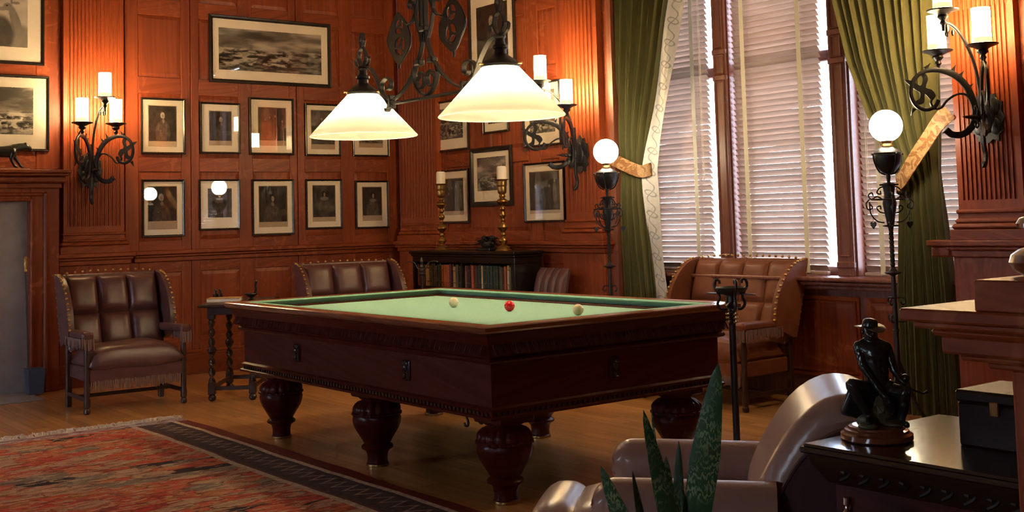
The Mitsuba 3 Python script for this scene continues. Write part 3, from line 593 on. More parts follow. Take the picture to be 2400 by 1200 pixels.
# ================================================================ billiard lamp
YL = -2.6
bl = thing('billiard_lamp', 'wrought iron billiard lamp with two conical opal glass shades above the table', 'lamp')
Rz3 = lambda P: [(x, YL, z) for x, z in P]
def istrip(P, w=.032, t=.009, n=40, par=bl, name='scroll', m_='lamp_iron'): return put(name, strip(spline(Rz3(P), n), w, t, (0, 1, 0)), m_, par, 30)
for i, (cx, zr) in enumerate(((3.755, 1.885), (5.245, 1.885))):
    sh = [(.345, 0.0), (.349, .004), (.346, .010)] + [(.345 - (.345 - .095) * t, .010 + .270 * t) for t in np.linspace(.04, 1, 18)]
    m = lathe(sh, 72); m.update_faces(np.abs(m.face_normals[:, 2]) < .995)
    s = put('lamp_shade', xf(m, mv(cx, YL, zr)), 'opal_shade', bl, 40, label='conical opal glass shade')
    put('shade_cap', xf(lathe([(.108, .272), (.110, .285), (.098, .30), (.075, .318), (.048, .335), (.036, .345), (.034, .37), (.045, .378), (.045, .392), (.030, .40), (.026, .43), (.034, .44), (.03, .455), (.01, .46)], 32), mv(cx, YL, zr)), 'iron', bl, 35)
    put('cap_screw', cat_([xf(lathe([(.004, 0), (.004, .02), (.007, .022), (.007, .03), (.001, .032)], 8), mv(cx, YL, zr + .285) @ rotz(a) @ mv(.105, 0, 0) @ roty(PI / 2)) for a in (.4, 2.5, 4.6)]), 'brass', bl)
    b = put('bulb', {'type': 'sphere', 'center': [cx, YL, zr + .135], 'radius': .045, 'bsdf': {'type': 'ref', 'id': 'opal_glow'}, 'emitter': {'type': 'area', 'radiance': {'type': 'rgb', 'value': [BULB, BULB * .80, BULB * .52]}}}, None, bl)
    put('bulb_socket', xf(lathe([(.02, .18), (.024, .2), (.024, .272), (.01, .28)], 16), mv(cx, YL, zr)), 'brass', bl, 30)
    sg = 1 if i == 0 else -1
    q = lambda dx, z: (cx + sg * dx, z + (zr - 1.885))
    f = [istrip([q(-.02, 2.33), q(-.075, 2.355), q(-.085, 2.39), q(-.055, 2.40), q(-.045, 2.375)], .02, .008, 24, name='finial_curl'), istrip([q(.02, 2.33), q(.075, 2.355), q(.085, 2.39), q(.055, 2.40), q(.045, 2.375)], .02, .008, 24, name='finial_curl')]
    for s2 in (-1, 1):
        istrip([q(s2 * .012, 2.34), q(s2 * .045, 2.39), q(s2 * .035, 2.44), q(s2 * .008, 2.47), q(s2 * .02, 2.51), q(s2 * .004, 2.56)], .03, .009, 30, name='finial_leaf')
    istrip([q(.02, 2.34), q(.10, 2.315), q(.18, 2.235), q(.235, 2.15), q(.30, 2.085), q(.325, 2.055), q(.30, 2.025), q(.285, 2.04)], .034, .010, 44, name='arm')
    istrip([q(.335, 2.09), q(.275, 2.12), q(.235, 2.16), q(.245, 2.21), q(.30, 2.232), q(.345, 2.21), q(.345, 2.17), q(.315, 2.155), q(.298, 2.175)], .034, .010, 44, name='arm_curl')
    put('clamp', cat_([xf(bb(-.012, .012, -.024, .024, -.04, .045, .004), mv(*[cx + sg * .352, YL, 2.075])), xf(bb(-.03, .03, -.008, .008, -.004, .004, .002), mv(cx + sg * .36, YL - .02, 2.04))]), 'iron_light', bl)
put('cross_bar', bb(4.105, 4.895, YL - .017, YL + .017, 2.056, 2.072, .003), 'lamp_iron', bl)
istrip([(4.115, 2.082), (4.21, 2.115), (4.30, 2.17), (4.37, 2.235), (4.43, 2.31), (4.47, 2.39), (4.488, 2.48)], .032, .010, name='brace')
istrip([(4.885, 2.082), (4.79, 2.115), (4.70, 2.17), (4.63, 2.235), (4.57, 2.31), (4.53, 2.39), (4.512, 2.48)], .032, .010, name='brace')
istrip([(4.43, 2.285), (4.385, 2.255), (4.375, 2.19), (4.42, 2.115), (4.50, 2.080), (4.58, 2.115), (4.625, 2.19), (4.615, 2.255), (4.57, 2.285)], .036, .010, name='hub_heart')
istrip([(4.43, 2.20), (4.40, 2.17), (4.43, 2.13), (4.47, 2.14), (4.485, 2.19), (4.45, 2.225), (4.425, 2.21)], .03, .008, name='hub_scroll')
istrip([(4.57, 2.20), (4.60, 2.17), (4.57, 2.13), (4.53, 2.14), (4.515, 2.19), (4.55, 2.225), (4.575, 2.21)], .03, .008, name='hub_scroll')
for x0, w_, z0 in ((4.40, .024, 2.265), (4.54, .024, 2.265), (4.47, .03, 2.46)): put('collar', bb(x0, x0 + .06, YL - w_, YL + w_, z0, z0 + .037, .008), 'lamp_iron', bl)
put('stem', cat_([bb(4.482 + dx, 4.494 + dx, YL - .018, YL + .018, 2.40, 3.88, .003) for dx in (-.022, .024)] + [tube([(4.5, YL, 2.4), (4.5, YL, 3.88)], .012, 10, (1, 0, 0))]), 'iron', bl)
put('ceiling_rose', xf(lathe([(.09, 3.86), (.1, 3.87), (.1, 3.9)], 24), mv(4.5, YL, 0)), 'iron', bl)
for sg in (-1, 1):
    X = lambda x, z: (4.5 + sg * x, z)
    istrip([X(.04, 2.95), X(.05, 2.75), X(.075, 2.63), X(.13, 2.55), X(.19, 2.53)], .03, .009, name='branch')
    istrip([X(.035, 2.42), X(.075, 2.50), X(.10, 2.60), X(.09, 2.70)], .026, .008, name='branch')
    istrip([X(.13, 2.70), X(.17, 2.655), X(.155, 2.625), X(.12, 2.635), X(.125, 2.665), X(.15, 2.66)], .026, .008, name='branch_curl')
    # pierced scroll plate
    out = spline([X(.30, 2.625), X(.375, 2.555), X(.425, 2.46), X(.375, 2.375), X(.30, 2.305), X(.235, 2.34), X(.17, 2.40), X(.165, 2.47), X(.205, 2.545), X(.265, 2.60)], 46)
    holes = []
    for hx, hz, r in ((.285, 2.535, .052), (.280, 2.410, .062)):
        for a0 in (0, 2.1, 4.2):
            holes.append([(4.5 + sg * (hx + rr * math.cos(a)), hz + rr * math.sin(a)) for rr, a in [(r, a0 + t) for t in np.linspace(0, 1.85, 9)] + [(r * .28, a0 + t) for t in np.linspace(1.6, .25, 4)]])
    pm = trimesh.creation.extrude_polygon(Polygon(out, [h for h in holes]), .010)
    M = np.array([[1, 0, 0, 0], [0, 0, -1, YL + .005], [0, 1, 0, 0], [0, 0, 0, 1.0]])
    pk = put('scroll_plate', xf(pm, M), 'iron', bl)
    put('plate_rim', cat_([tube([(x, YL, z) for x, z in out], .007, 6, (0, 1, 0), closed=True)] + [tube([(4.5 + sg * (hx + r * math.cos(a)), YL, hz + r * math.sin(a)) for a in np.linspace(0, 2 * PI, 24, endpoint=False)], .005, 5, (0, 1, 0), closed=True) for hx, hz, r in ((.285, 2.535, .05), (.275, 2.415, .057))] + [ell(X(.30, 2.30)[:1] + (YL, 2.29), (.012, .008, .022), 1)]), 'iron', pk, 40)

# ================================================================ wall sconces
def sconce_entries(src, M, where):
    k = thing('wall_sconce', 'iron sconce with three candle tubes on the ' + where, 'wall lamp', 'wrought iron wall sconces')
    for nm, par, d in src:
        kk = put(nm, d if not callable(d) else d(M), None, k + ('__' + par if par else ''), tw=None if callable(d) else M)
    return k
src = []
pl = [(0, -.16), (.03, -.135), (.065, -.15), (.07, -.11), (.1, -.09), (.085, -.05), (.11, -.01), (.09, .03), (.1, .08), (.065, .09), (.06, .13), (.025, .125), (0, .16)]
pl = pl + [(-x, z) for x, z in pl[-2:0:-1]]
M_ = np.array([[0, 0, 1, 0], [1, 0, 0, 0], [0, 1, 0, 0], [0, 0, 0, 1.0]])
src.append(('back_plate', None, ply(cat_([xf(trimesh.creation.extrude_polygon(Polygon(pl), .008), M_), ell((.012, 0, 0), (.02, .05, .10)), ell((.010, .05, .06), (.01, .035, .05), 1), ell((.010, -.05, .06), (.01, .035, .05), 1), ell((.010, .05, -.06), (.01, .035, .05), 1), ell((.010, -.05, -.06), (.01, .035, .05), 1)]), 'iron', 30)))
src.append(('stem', None, ply(cat_([sweep(spline([(.065, 0, .22), (.06, 0, .05), (.06, 0, -.15), (.045, 0, -.22), (.055, 0, -.27), (.085, 0, -.30)], 30), rrect(.024, .026, .005, 1), (0, 1, 0), scale=[(1, 1)] * 24 + [(1.3, 1)] * 3 + [(1, .7), (.7, .5), (.3, .3)]), bb(.0, .075, -.012, .012, -.012, .012, .004), xf(bb(-.006, .006, -.03, .03, -.035, .035, .01), mv(.072, 0, 0))]), 'iron', 30)))
def arm_mesh(a):
    c, s = math.cos(a), math.sin(a); P = lambda L, n: [(.062 + r * c, r * s, z) for r, z in spline([(q[0], q[1]) for q in L], n)]
    nrm = (-s, c, 0); ms = []
    main = P([(.215, -.075), (.175, -.105), (.11, -.10), (.055, -.05), (.036, .02), (.05, .10), (.085, .18), (.15, .245), (.237, .275), (.32, .27), (.385, .225), (.41, .145), (.385, .075), (.33, .045), (.275, .06), (.25, .10)], 70)
    ms.append(sweep(main, rrect(.017, .020, .004, 1), nrm, scale=[(2.2, 1.1)] * 32 + [(2.2 - .9 * i / 12, 1.05) for i in range(12)] + [(1.3, 1)] * 26))
    ms.append(sweep(P([(.05, .065), (.085, .125), (.14, .13), (.20, .095), (.235, .055), (.275, .05), (.295, .085), (.28, .115)], 36), rrect(.012, .016, .003, 1), nrm))
    flat = lambda pts, t=.007: xf(trimesh.creation.extrude_polygon(Polygon(pts), t), np.array([[c, 0, -s, .062 + s * t / 2], [s, 0, c, -c * t / 2], [0, 1, 0, 0], [0, 0, 0, 1.0]]))
    leaf = spline([(.445, .225), (.40, .215), (.35, .185), (.335, .225), (.345, .25), (.318, .255), (.305, .225), (.32, .175), (.285, .16), (.265, .125), (.29, .10), (.315, .125), (.33, .135), (.335, .09), (.365, .075), (.385, .095), (.36, .11), (.355, .145), (.385, .165), (.43, .205)], 60)
    ms.append(flat(leaf))
    for (r, z, q) in ((.12, .235, 2.2), (.16, .265, 2.0), (.20, -.075, -.6), (.315, .285, 2.2), (.395, .055, -1.2), (.075, .165, 2.4)):
        t = q; u = np.array([math.cos(t), math.sin(t)]); v = np.array([-u[1], u[0]]); o = np.array([r, z])
        ms.append(flat([tuple(o + .012 * v), tuple(o + .045 * u + .004 * v), tuple(o + .03 * u), tuple(o - .014 * v)], .009))
    # spike with a curl on the axis of the plate
    return cat_(ms)
src.append(('scroll_arm', None, ply(arm_mesh(.63), 'iron', 30))); src.append(('scroll_arm', None, ply(arm_mesh(-.63), 'iron', 30)))
src.append(('centre_arm', None, ply(cat_([tube(spline([(.062, 0, -.02), (.07, 0, .15), (.11, 0, .30), (.19, 0, .42), (.29, 0, .50), (.38, 0, .525), (.405, 0, .51)], 40), [.010] * 20 + [.009] * 20, 8, (0, 1, 0)), ell((.37, 0, .49), (.018, .010, .03), 1), ell((.35, .02, .465), (.012, .008, .02), 1), ell((.35, -.02, .465), (.012, .008, .02), 1), ell((.37, 0, .455), (.006, .006, .014), 1)]), 'iron', 40)))
src.append(('spike', None, ply(cat_([xf(lathe([(.012, 0), (.012, .05), (.018, .055), (.01, .07), (.016, .09), (.008, .105), (.012, .12), (.003, .19)], 10), mv(.07, 0, -.01) @ roty(PI / 2)), tube(spline([(.12, 0, -.01), (.10, 0, .04), (.12, 0, .06), (.135, 0, .04), (.12, 0, .03)], 16), .005, 6, (0, 1, 0)), tube(spline([(.12, 0, -.01), (.10, 0, -.05), (.12, 0, -.07), (.135, 0, -.05), (.12, 0, -.04)], 16), .005, 6, (0, 1, 0))]), 'iron', 40)))
cupm = lathe([(.009, -.122), (.010, -.09), (.020, -.078), (.014, -.062), (.026, -.05), (.032, -.042), (.028, -.03), (.05, -.018), (.085, -.006), (.088, 0), (.084, .002), (.05, -.008), (.03, -.008)], 28)
canm = lathe([(.052, -.004), (.052, .205), (.047, .205), (.047, .19)], 28)
ag = math.sqrt(.5)
CUPS = [(.062 + .24 * math.cos(.63), .24 * math.sin(.63), .39), (.062 + .24 * math.cos(.63), -.24 * math.sin(.63), .39), (.062 + .345, 0, .595)]
for c in CUPS:
    src.append(('drip_pan', None, ply(xf(cupm, mv(*c)), 'iron', 35)))
for c in CUPS:
    src.append(('wax_cup', None, {**ply(xf(lathe([(.050, -.006), (.0535, -.002), (.0535, .030), (.0525, .036), (.052, .036)], 28), mv(*c)), 'opal_glow', 35), 'emitter': {'type': 'area', 'radiance': {'type': 'rgb', 'value': [.28, .19, .085]}}}))  # foot of the candle tube: its dimmer yellow glow made as a separate emitter
CANE = {'type': 'area', 'radiance': {'type': 'rgb', 'value': [CANDLE, CANDLE * .69, CANDLE * .33]}}
for c in CUPS:
    src.append(('candle_tube', None, {**ply(xf(canm, mv(*c)), 'opal_glow', 35), 'emitter': CANE}))
MB = lambda x, y, z: np.array([[0, 1, 0, x], [-1, 0, 0, y], [0, 0, 1, z], [0, 0, 0, 1.0]])   # local +x (out of the wall) -> -y
sconce_entries(src, mv(.064, -3.19, 1.85), 'fluted pilaster beside the fireplace')
sconce_entries(src, MB(2.95, -.064, 1.85), 'fluted pilaster left of the windows')
sconce_entries(src, MB(6.60, -.064, 1.85), 'fluted pilaster at the right edge')

# ================================================================ floor standing oil lamps
def floor_lamp(x, y, rz, lab):
    k = thing('floor_lamp', lab, 'floor lamp', 'iron floor lamps with glowing globes'); M = mv(x, y, 0) @ rotz(rz)
    q = lambda n, m_, mt, par=k, sm=35: put(n, xf(m_, M), mt, par, sm)
    put('globe', {'type': 'sphere', 'center': [x, y, 1.822], 'radius': .097, 'bsdf': {'type': 'ref', 'id': 'opal_glow'}, 'emitter': {'type': 'area', 'radiance': {'type': 'rgb', 'value': [GLOBE, GLOBE * .82, GLOBE * .56]}}}, None, k)
    q('gallery', lathe([(.030, 1.695), (.034, 1.70), (.028, 1.715), (.036, 1.735), (.032, 1.738)], 24), 'old_brass')
    f = q('font', lathe([(.012, 1.535), (.03, 1.54), (.055, 1.56), (.075, 1.59), (.083, 1.62), (.084, 1.645), (.08, 1.652), (.082, 1.66), (.07, 1.675), (.045, 1.688), (.034, 1.695), (.01, 1.697)], 36), 'iron')
    put('font_strap', xf(cat_([xf(tube(spline([(.02, 0, 1.53), (.06, 0, 1.55), (.088, 0, 1.61), (.095, 0, 1.655), (.105, 0, 1.65)], 14), .005, 5, (0, 1, 0)), rotz(a)) for a in np.arange(4) * PI / 2 + .4]), M), 'iron', f, 40)
    q('neck', lathe([(.012, 1.46), (.016, 1.47), (.010, 1.49), (.014, 1.52), (.012, 1.54)], 12), 'iron')
    q('crown', cat_([lathe([(.014, 1.22), (.02, 1.23), (.032, 1.30), (.042, 1.36), (.034, 1.385), (.030, 1.42), (.040, 1.475), (.030, 1.48)], 16)] + [xf(bb(.03, .055, -.012, .012, 1.465, 1.475, .003), rotz(a)) for a in np.arange(6) * PI / 3]), 'iron')
    sc = [spline([(.03, 0, 1.46), (.055, 0, 1.45), (.07, 0, 1.425), (.05, 0, 1.415), (.05, 0, 1.435)], 18), spline([(.035, 0, 1.38), (.07, 0, 1.40), (.105, 0, 1.385), (.12, 0, 1.41), (.10, 0, 1.425), (.092, 0, 1.405)], 20), spline([(.115, 0, 1.385), (.135, 0, 1.36), (.125, 0, 1.325), (.10, 0, 1.335), (.11, 0, 1.355)], 18), spline([(.03, 0, 1.30), (.06, 0, 1.31), (.075, 0, 1.335), (.055, 0, 1.345), (.052, 0, 1.325)], 16), spline([(.115, 0, 1.37), (.11, 0, 1.30), (.075, 0, 1.255), (.035, 0, 1.245)], 18)]
    for a in np.arange(4) * PI / 2: q('scroll_bracket', cat_([xf(tube(s, .0042, 5, (0, 1, 0)), rotz(a)) for s in sc]), 'iron', sm=40)
    q('ring', tube([(.105 * math.cos(a), .105 * math.sin(a), 1.383) for a in np.linspace(0, 2 * PI, 32, endpoint=False)], .0055, 6, closed=True), 'iron', sm=40)
    hp = [(0, -.028), (.018, -.006), (.02, .008), (.012, .016), (0, .008), (-.012, .016), (-.02, .008), (-.018, -.006)]
    for a in (.3, 2.4, 4.5):
        h = cat_([xf(trimesh.creation.extrude_polygon(Polygon(hp), .006), mv(.12, .003, 1.235) @ rotx(PI / 2)), tube([(.12, 0, 1.25), (.12, 0, 1.33)], .0015, 4, (1, 0, 0))])
        q('heart_pendant', xf(h, rotz(a)), 'iron')
    q('leaf_collar', cat_([lathe([(.01, 1.2), (.018, 1.22), (.012, 1.235)], 12)] + [xf(ell((.03, 0, 1.225), (.022, .010, .006), 1), rotz(a)) for a in np.arange(5) * 2 * PI / 5]), 'iron')
    zz = np.linspace(.95, 1.21, 40); q('twisted_rod', sweep([(0, 0, z) for z in zz], [(.014, .002), (.002, .014), (-.002, .014), (-.014, .002), (-.014, -.002), (-.002, -.014), (.002, -.014), (.014, -.002)], (1, 0, 0), twist=zz * 60), 'iron', sm=40)
    q('disc', lathe([(.012, .93), (.025, .938), (.046, .945), (.048, .95), (.025, .958), (.016, .975), (.010, .98)], 24), 'iron')
    q('pole', lathe([(.016, .16), (.016, .60), (.022, .61), (.016, .62), (.013, .93)], 14), 'iron')
    for a in np.arange(3) * 2 * PI / 3: q('pole_curl', xf(tube(spline([(.012, 0, .80), (.05, 0, .80), (.062, 0, .775), (.045, 0, .76), (.035, 0, .775)], 16), .005, 5, (0, 1, 0)), rotz(a)), 'iron', sm=40); q('pole_curl', xf(tube(spline([(.012, 0, .66), (.05, 0, .66), (.062, 0, .685), (.045, 0, .70), (.035, 0, .685)], 16), .005, 5, (0, 1, 0)), rotz(a)), 'iron', sm=40)
    for a in np.arange(3) * 2 * PI / 3: q('foot', xf(tube(spline([(.01, 0, .42), (.05, 0, .30), (.10, 0, .16), (.17, 0, .06), (.235, 0, .03), (.25, 0, .07), (.22, 0, .08)], 30), .011, 7, (0, 1, 0)), rotz(a)), 'iron', sm=40)
    return k
floor_lamp(3.66, -.42, .2, 'iron floor lamp with white globe beside the left curtain')
floor_lamp(6.14, -.40, .75, 'iron floor lamp with white globe before the right curtain')
# ================================================================ leather wing settees
def fringe_mesh(L, z0, z1, n, t=.004):
    """tassels hanging along local y"""
    ms = []
    for i in range(n):
        y = -L / 2 + (i + .5) * L / n; w = L / n * (.38 + .1 * RNG.rand()); l = z0 + .012 * RNG.randn() * .6; s = .004 * RNG.randn()
        ms.append(trimesh.convex.convex_hull(np.array([(0, y - w, z1), (0, y + w, z1), (t, y - w, z1), (t, y + w, z1), (s, y - w * .8 + s, l), (s, y + w * .8 + s, l), (s + t, y - w * .8 + s, l), (s + t, y + w * .8 + s, l)])))
    return cat_(ms)
def studs(P, r=.0105): return cat_([ell(p, (r, r, r), 1) for p in P])
def wing_chair(label, M, W, ncol, lm, H=1.0, cat='armchair'):
    k = thing('wing_settee', label, cat); q = lambda n, m, mt=lm, par=k, sm=35, **kw: put(n, xf(m, M), mt, par, sm, **kw)
    h = W / 2; D0, D1 = -.22, .30   # back legs, front
    # back shell and pads
    tilt = math.atan2(.17, .53)
    B0, B1 = np.array([-.17, .44]), np.array([-.335, H])   # (x,z) of the pad plane, bottom and top
    q('back_shell', xf(bb(-.035, .01, -h + .02, h - .02, 0, .60, .012), mv(-.195, 0, .42) @ roty(-tilt)))
    cw = (W - .07) / ncol; rows = ((0.0, .275), (.275, .575))
    for r, (a, b) in enumerate(rows):
        for c in range(ncol):
            y = -h + .035 + (c + .5) * cw
            pm = xf(pillow(b - a + .012, cw + .012, .07 if lm == 'leather' else .04, 12, 4.0), mv(-.18, 0, .42) @ roty(-tilt) @ mv(0, y, (a + b) / 2) @ roty(PI / 2) @ scl(-1, 1, 1) )
            q('back_pad', pm)
    tp = [(-.375, y, H + .012 - .02 * abs(y / h) ** 3) for y in np.linspace(-h + .06, h - .06, 4 * ncol)]
    q('top_studs', studs(tp), 'brass', kind='stuff')
    wing = spline([(-.24, .46), (-.31, .68), (-.395, .97), (-.36, .985), (-.27, .965), (-.17, .90), (-.09, .80), (-.04, .69), (-.02, .585)], 44)
    poly = [tuple(p) for p in wing] + [(-.02, .54), (-.2, .46)]
    for s in (-1, 1):
        wm = trimesh.creation.extrude_polygon(Polygon(poly), .045)
        A = np.array([[1, 0, 0, 0], [0, 0, -1, s * h + .0225 + s * .005], [0, 1, 0, 0], [0, 0, 0, 1.0]])
        wk = q('wing', xf(wm, A), sm=30)
        fr = spline([(-.36, .985), (-.27, .965), (-.17, .90), (-.09, .80), (-.04, .69), (-.02, .585)], 15); bk = spline([(-.25, .5), (-.31, .68), (-.395, .97)], 9)
        q('stud_trim', studs([(x + .004, s * (h + .018), z + .004) for x, z in fr] + [(x - .002, s * (h + .02), z) for x, z in bk]), 'brass', wk, kind='stuff')
        am = sweep(spline([(-.20, 0, .555), (0, 0, .56), (.24, 0, .565), (.315, 0, .56)], 16), rrect(.085, .06, .022, 3), (0, 0, 1), scale=[(.95, 1)] * 13 + [(1.05, 1.05), (1, .9), (.7, .5)])
        ak = q('arm', xf(am, mv(0, s * (h - .02), 0)))
        q('arm_fringe', cat_([xf(fringe_mesh(.09, .465, .55, 7), mv(.305, s * (h - .02), 0)), xf(fringe_mesh(.40, .475, .545, 24), mv(.09, s * (h + .024), 0) @ rotz(s * PI / 2))]), 'fringe_leather', ak, 0, kind='stuff')
        lg = lathe([(.012, 0), (.022, .006), (.024, .025), (.016, .04), (.024, .055), (.024, .10), (.018, .115), (.021, .14), (.019, .30), (.024, .33), (.018, .345), (.023, .38), (.018, .46), (.018, .54)], 16)
        q('leg', xf(lg, mv(D1 - .035, s * (h - .025), 0)), 'chair_wood')
        q('leg', bb(D0 - .02, D0 + .02, s * (h - .03) - .02, s * (h - .03) + .02, 0, .5, .004), 'chair_wood')
        q('stretcher', bb(D0, D1 - .035, s * (h - .027) - .011, s * (h - .027) + .011, .085, .115, .004), 'chair_wood')
    q('stretcher', bb(-.01, .015, -h + .03, h - .03, .087, .112, .004), 'chair_wood')
    st = pillow(.50, W - .06, .14, 18, 5.0, .45); P = st.vertices; P[:, 2] += .012 * np.sin(P[:, 1] * 14) * np.cos(P[:, 0] * 9)
    q('seat_cushion', xf(st, mv(.055, 0, .345)), sm=True)
    q('seat_frame', bb(D0 + .01, D1 - .02, -h + .035, h - .035, .22, .325, .01))
    q('seat_fringe', xf(fringe_mesh(W - .10, .165, .235, int(W / .014)), mv(D1 - .024, 0, 0)), 'fringe_leather', sm=0, kind='stuff')
    return k
wing_chair('dark brown leather wing armchair beside the fireplace, brass studded wings', mv(1.36, -3.335, 0) @ rotz(-.02), .77, 3, 'leather')
wing_chair('dark brown leather wing armchair behind the billiard table, by the bookcase', mv(1.45, -1.32, 0) @ rotz(-.12), .88, 3, 'leather', .985)
wing_chair('tan leather wing settee under the windows, brass studded wings', mv(4.49, -.17, 0) @ rotz(-PI / 2 + .02), 1.0, 4, 'leather_tan', 1.0, 'settee')

# low slipper chair by the bookcase
k = thing('slipper_chair', 'small chair with channelled brown leather back, right of the bookcase', 'chair')
M = mv(2.71, -.46, 0) @ rotz(-PI / 2 - .12); q = lambda n, m, mt='leather', sm=35, **kw: put(n, xf(m, M), mt, k, sm, **kw)
for i in range(4):
    q('back_channel', xf(pillow(.50, .118, .05, 10, 3.5, .5), mv(-.20, -.165 + .11 * i, .665) @ roty(-.20) @ roty(PI / 2) @ scl(-1, 1, 1)))
q('back_shell', xf(bb(-.03, .0, -.215, .215, -.26, .25, .014), mv(-.205, 0, .665) @ roty(-.2)))
q('seat', xf(pillow(.44, .44, .10, 12, 4, .4), mv(.04, 0, .38))); q('seat_frame', bb(-.18, .25, -.2, .2, .27, .36, .01), 'chair_wood')
for sx in (-.16, .22):
    for sy in (-.17, .17): q('leg', bb(sx - .018, sx + .018, sy - .018, sy + .018, 0, .28, .004), 'chair_wood')

# ================================================================ side table with twisted legs
k = thing('side_table', 'small dark side table with barley twist legs between the wing chairs', 'table')
M = mv(1.53, -2.47, 0) @ rotz(-.62); q = lambda n, m, mt='dark_oak', sm=35, par=k, **kw: put(n, xf(m, M), mt, par, sm, **kw)
q('table_top', cat_([bb(-.42, .42, -.24, .24, .715, .737, .006), bb(-.36, .36, -.18, .18, .655, .716, .004)]))
zz = np.linspace(.14, .63, 90)
for sx in (-.32, .32):
    for sy in (-.155, .155):
        tw = sweep([(sx, sy, z) for z in zz], [(.016 + .012 * math.cos(2 * a)) * np.array([math.cos(a), math.sin(a)]) for a in np.arange(14) * 2 * PI / 14], (1, 0, 0), twist=zz * 42)
        q('leg', cat_([tw, xf(lathe([(.014, .0), (.028, .012), (.03, .03), (.02, .045), (.018, .05)], 14), mv(sx, sy, 0)), bb(sx - .027, sx + .027, sy - .027, sy + .027, .05, .14, .004), bb(sx - .027, sx + .027, sy - .027, sy + .027, .62, .66, .004), xf(lathe([(.02, .36), (.034, .375), (.034, .395), (.02, .41)], 14), mv(sx, sy, 0))]))
q('stretcher', cat_([bb(-.32, .32, -.166, -.144, .08, .11, .003), bb(-.32, .32, .144, .166, .08, .11, .003)] + [bb(s - .011, s + .011, -.155, .155, .08, .11, .003) for s in (-.32, .32)]))
mb = M @ mv(.05, -.11, .7375) @ rotz(.06)
k = thing('flat_book', 'tan leather book lying on the side table by the settee', 'book')
put('cover', xf(cat_([bb(-.10, .10, -.13, .13, 0, .004, .001), bb(-.10, .10, -.13, .13, .026, .030, .001), bb(-.10, -.093, -.13, .13, 0.0, .03, .002)]), mb), 'cloth_tan', k)
put('pages', xf(bb(-.092, .095, -.125, .125, .004, .026), mb), 'paper', k)
for dx, w_ in ((-.018, 'left'), (.022, 'right')):
    bm_ = M @ mv(-.10 + dx * .3, -.20 + dx, .7375)
    k = thing('bottle', 'small dark bottle behind the book on the side table, %s one of the pair' % w_, 'bottle')
    put('body', xf(lathe([(.016, 0), (.018, .004), (.018, .05), (.008, .062), (.008, .08)], 14), bm_), 'near_black_wood', k, 35)
    put('stopper', xf(lathe([(.011, .08), (.011, .084), (.008, .09)], 14), bm_), 'near_black_wood', k, 35)
k = thing('oil_lamp_ornament', 'small black bronze oil lamp with curled handle at the table corner', 'ornament')
mo = M @ mv(.0, .09, .7375)
put('bowl', xf(cat_([lathe([(.028, 0), (.03, .004), (.012, .012), (.012, .022), (.035, .035), (.05, .05), (.048, .056), (.02, .06)], 20), xf(ell((.055, 0, .05), (.03, .014, .01)), rotz(-2.2))]), mo), 'bronze', k, 35)
put('handle', xf(tube(spline([(.03, 0, .05), (.055, 0, .085), (.05, 0, .12), (.065, 0, .15), (.05, 0, .14), (.04, 0, .11)], 22), [.008] * 16 + [.005] * 6, 7, (0, 1, 0)), mo @ rotz(.95)), 'bronze', k, 40)

# ================================================================ bookcase and what stands on it
k = thing('bookcase', 'low dark wooden bookcase in the corner filled with old books', 'bookcase')
q = lambda n, m, mt='near_black_wood', **kw: put(n, m, mt, k, 30, **kw)
BX0, BX1, BF, BBk = .84, 2.44, -.40, -.10
q('top', cat_([bb(BX0 - .02, BX1 + .03, BF - .03, BBk, 1.025, 1.052, .005), bb(BX0 - .01, BX1 + .015, BF - .015, BBk, 1.0, 1.026, .008), bb(BX0, BX1, BF, BBk, .945, 1.001, .004)]), 'near_black_wood')
q('side', bb(BX0, BX0 + .035, BF, BBk, .06, .946, .004)); q('side', bb(BX1 - .035, BX1, BF, BBk, .06, .946, .004))
q('back', bb(BX0 + .035, BX1 - .035, BBk - .012, BBk, .06, .946)); q('plinth', bb(BX0 - .015, BX1 + .015, BF - .015, BBk, 0, .09, .006))
for z in (.09, .395, .70): q('shelf', bb(BX0 + .035, BX1 - .035, BF + .02, BBk - .012, z, z + .022, .003))
q('divider', bb(1.63, 1.65, BF + .01, BBk - .012, .112, .945, .003))
names = ['red-brown'] * 3 + ['dark brown', 'tan', 'tan', 'olive', 'dark brown', 'olive', 'dark brown', 'dark green', 'black'] + ['orange-red'] * 4 + ['maroon', 'dark brown', 'tan', 'olive', 'black', 'dark green'] + ['pale buff', 'maroon', 'black', 'maroon', 'orange-red', 'maroon', 'dark brown', 'dark green', 'black', 'pale buff'] + ['dark green'] * 9 + ['olive', 'dark brown', 'orange-red', 'maroon', 'pale buff', 'olive', 'dark green', 'dark green']
ORD = 'first second third fourth fifth sixth seventh eighth ninth tenth eleventh twelfth thirteenth fourteenth fifteenth sixteenth seventeenth eighteenth nineteenth twentieth'.split()
def ordw(i):
    if i < 20: return ORD[i]
    t = 'twenty thirty forty fifty'.split()[(i + 1) // 10 - 2]; u = (i + 1) % 10
    return (t + '-' + ORD[u - 1]) if u else {'twenty': 'twentieth', 'thirty': 'thirtieth', 'forty': 'fortieth', 'fifty': 'fiftieth'}[t]
x = BX0 + .037; n_ = len(names); tot = 0
ws = np.array([RNG.uniform(.8, 1.25) for _ in names]); avail = (1.63 - x - .002) ; half = [i for i in range(n_)]
nl = 22; wl = ws[:nl] / ws[:nl].sum() * (1.628 - x - .002); wr = ws[nl:] / ws[nl:].sum() * (BX1 - .037 - 1.652)
xx = x; hs = {}
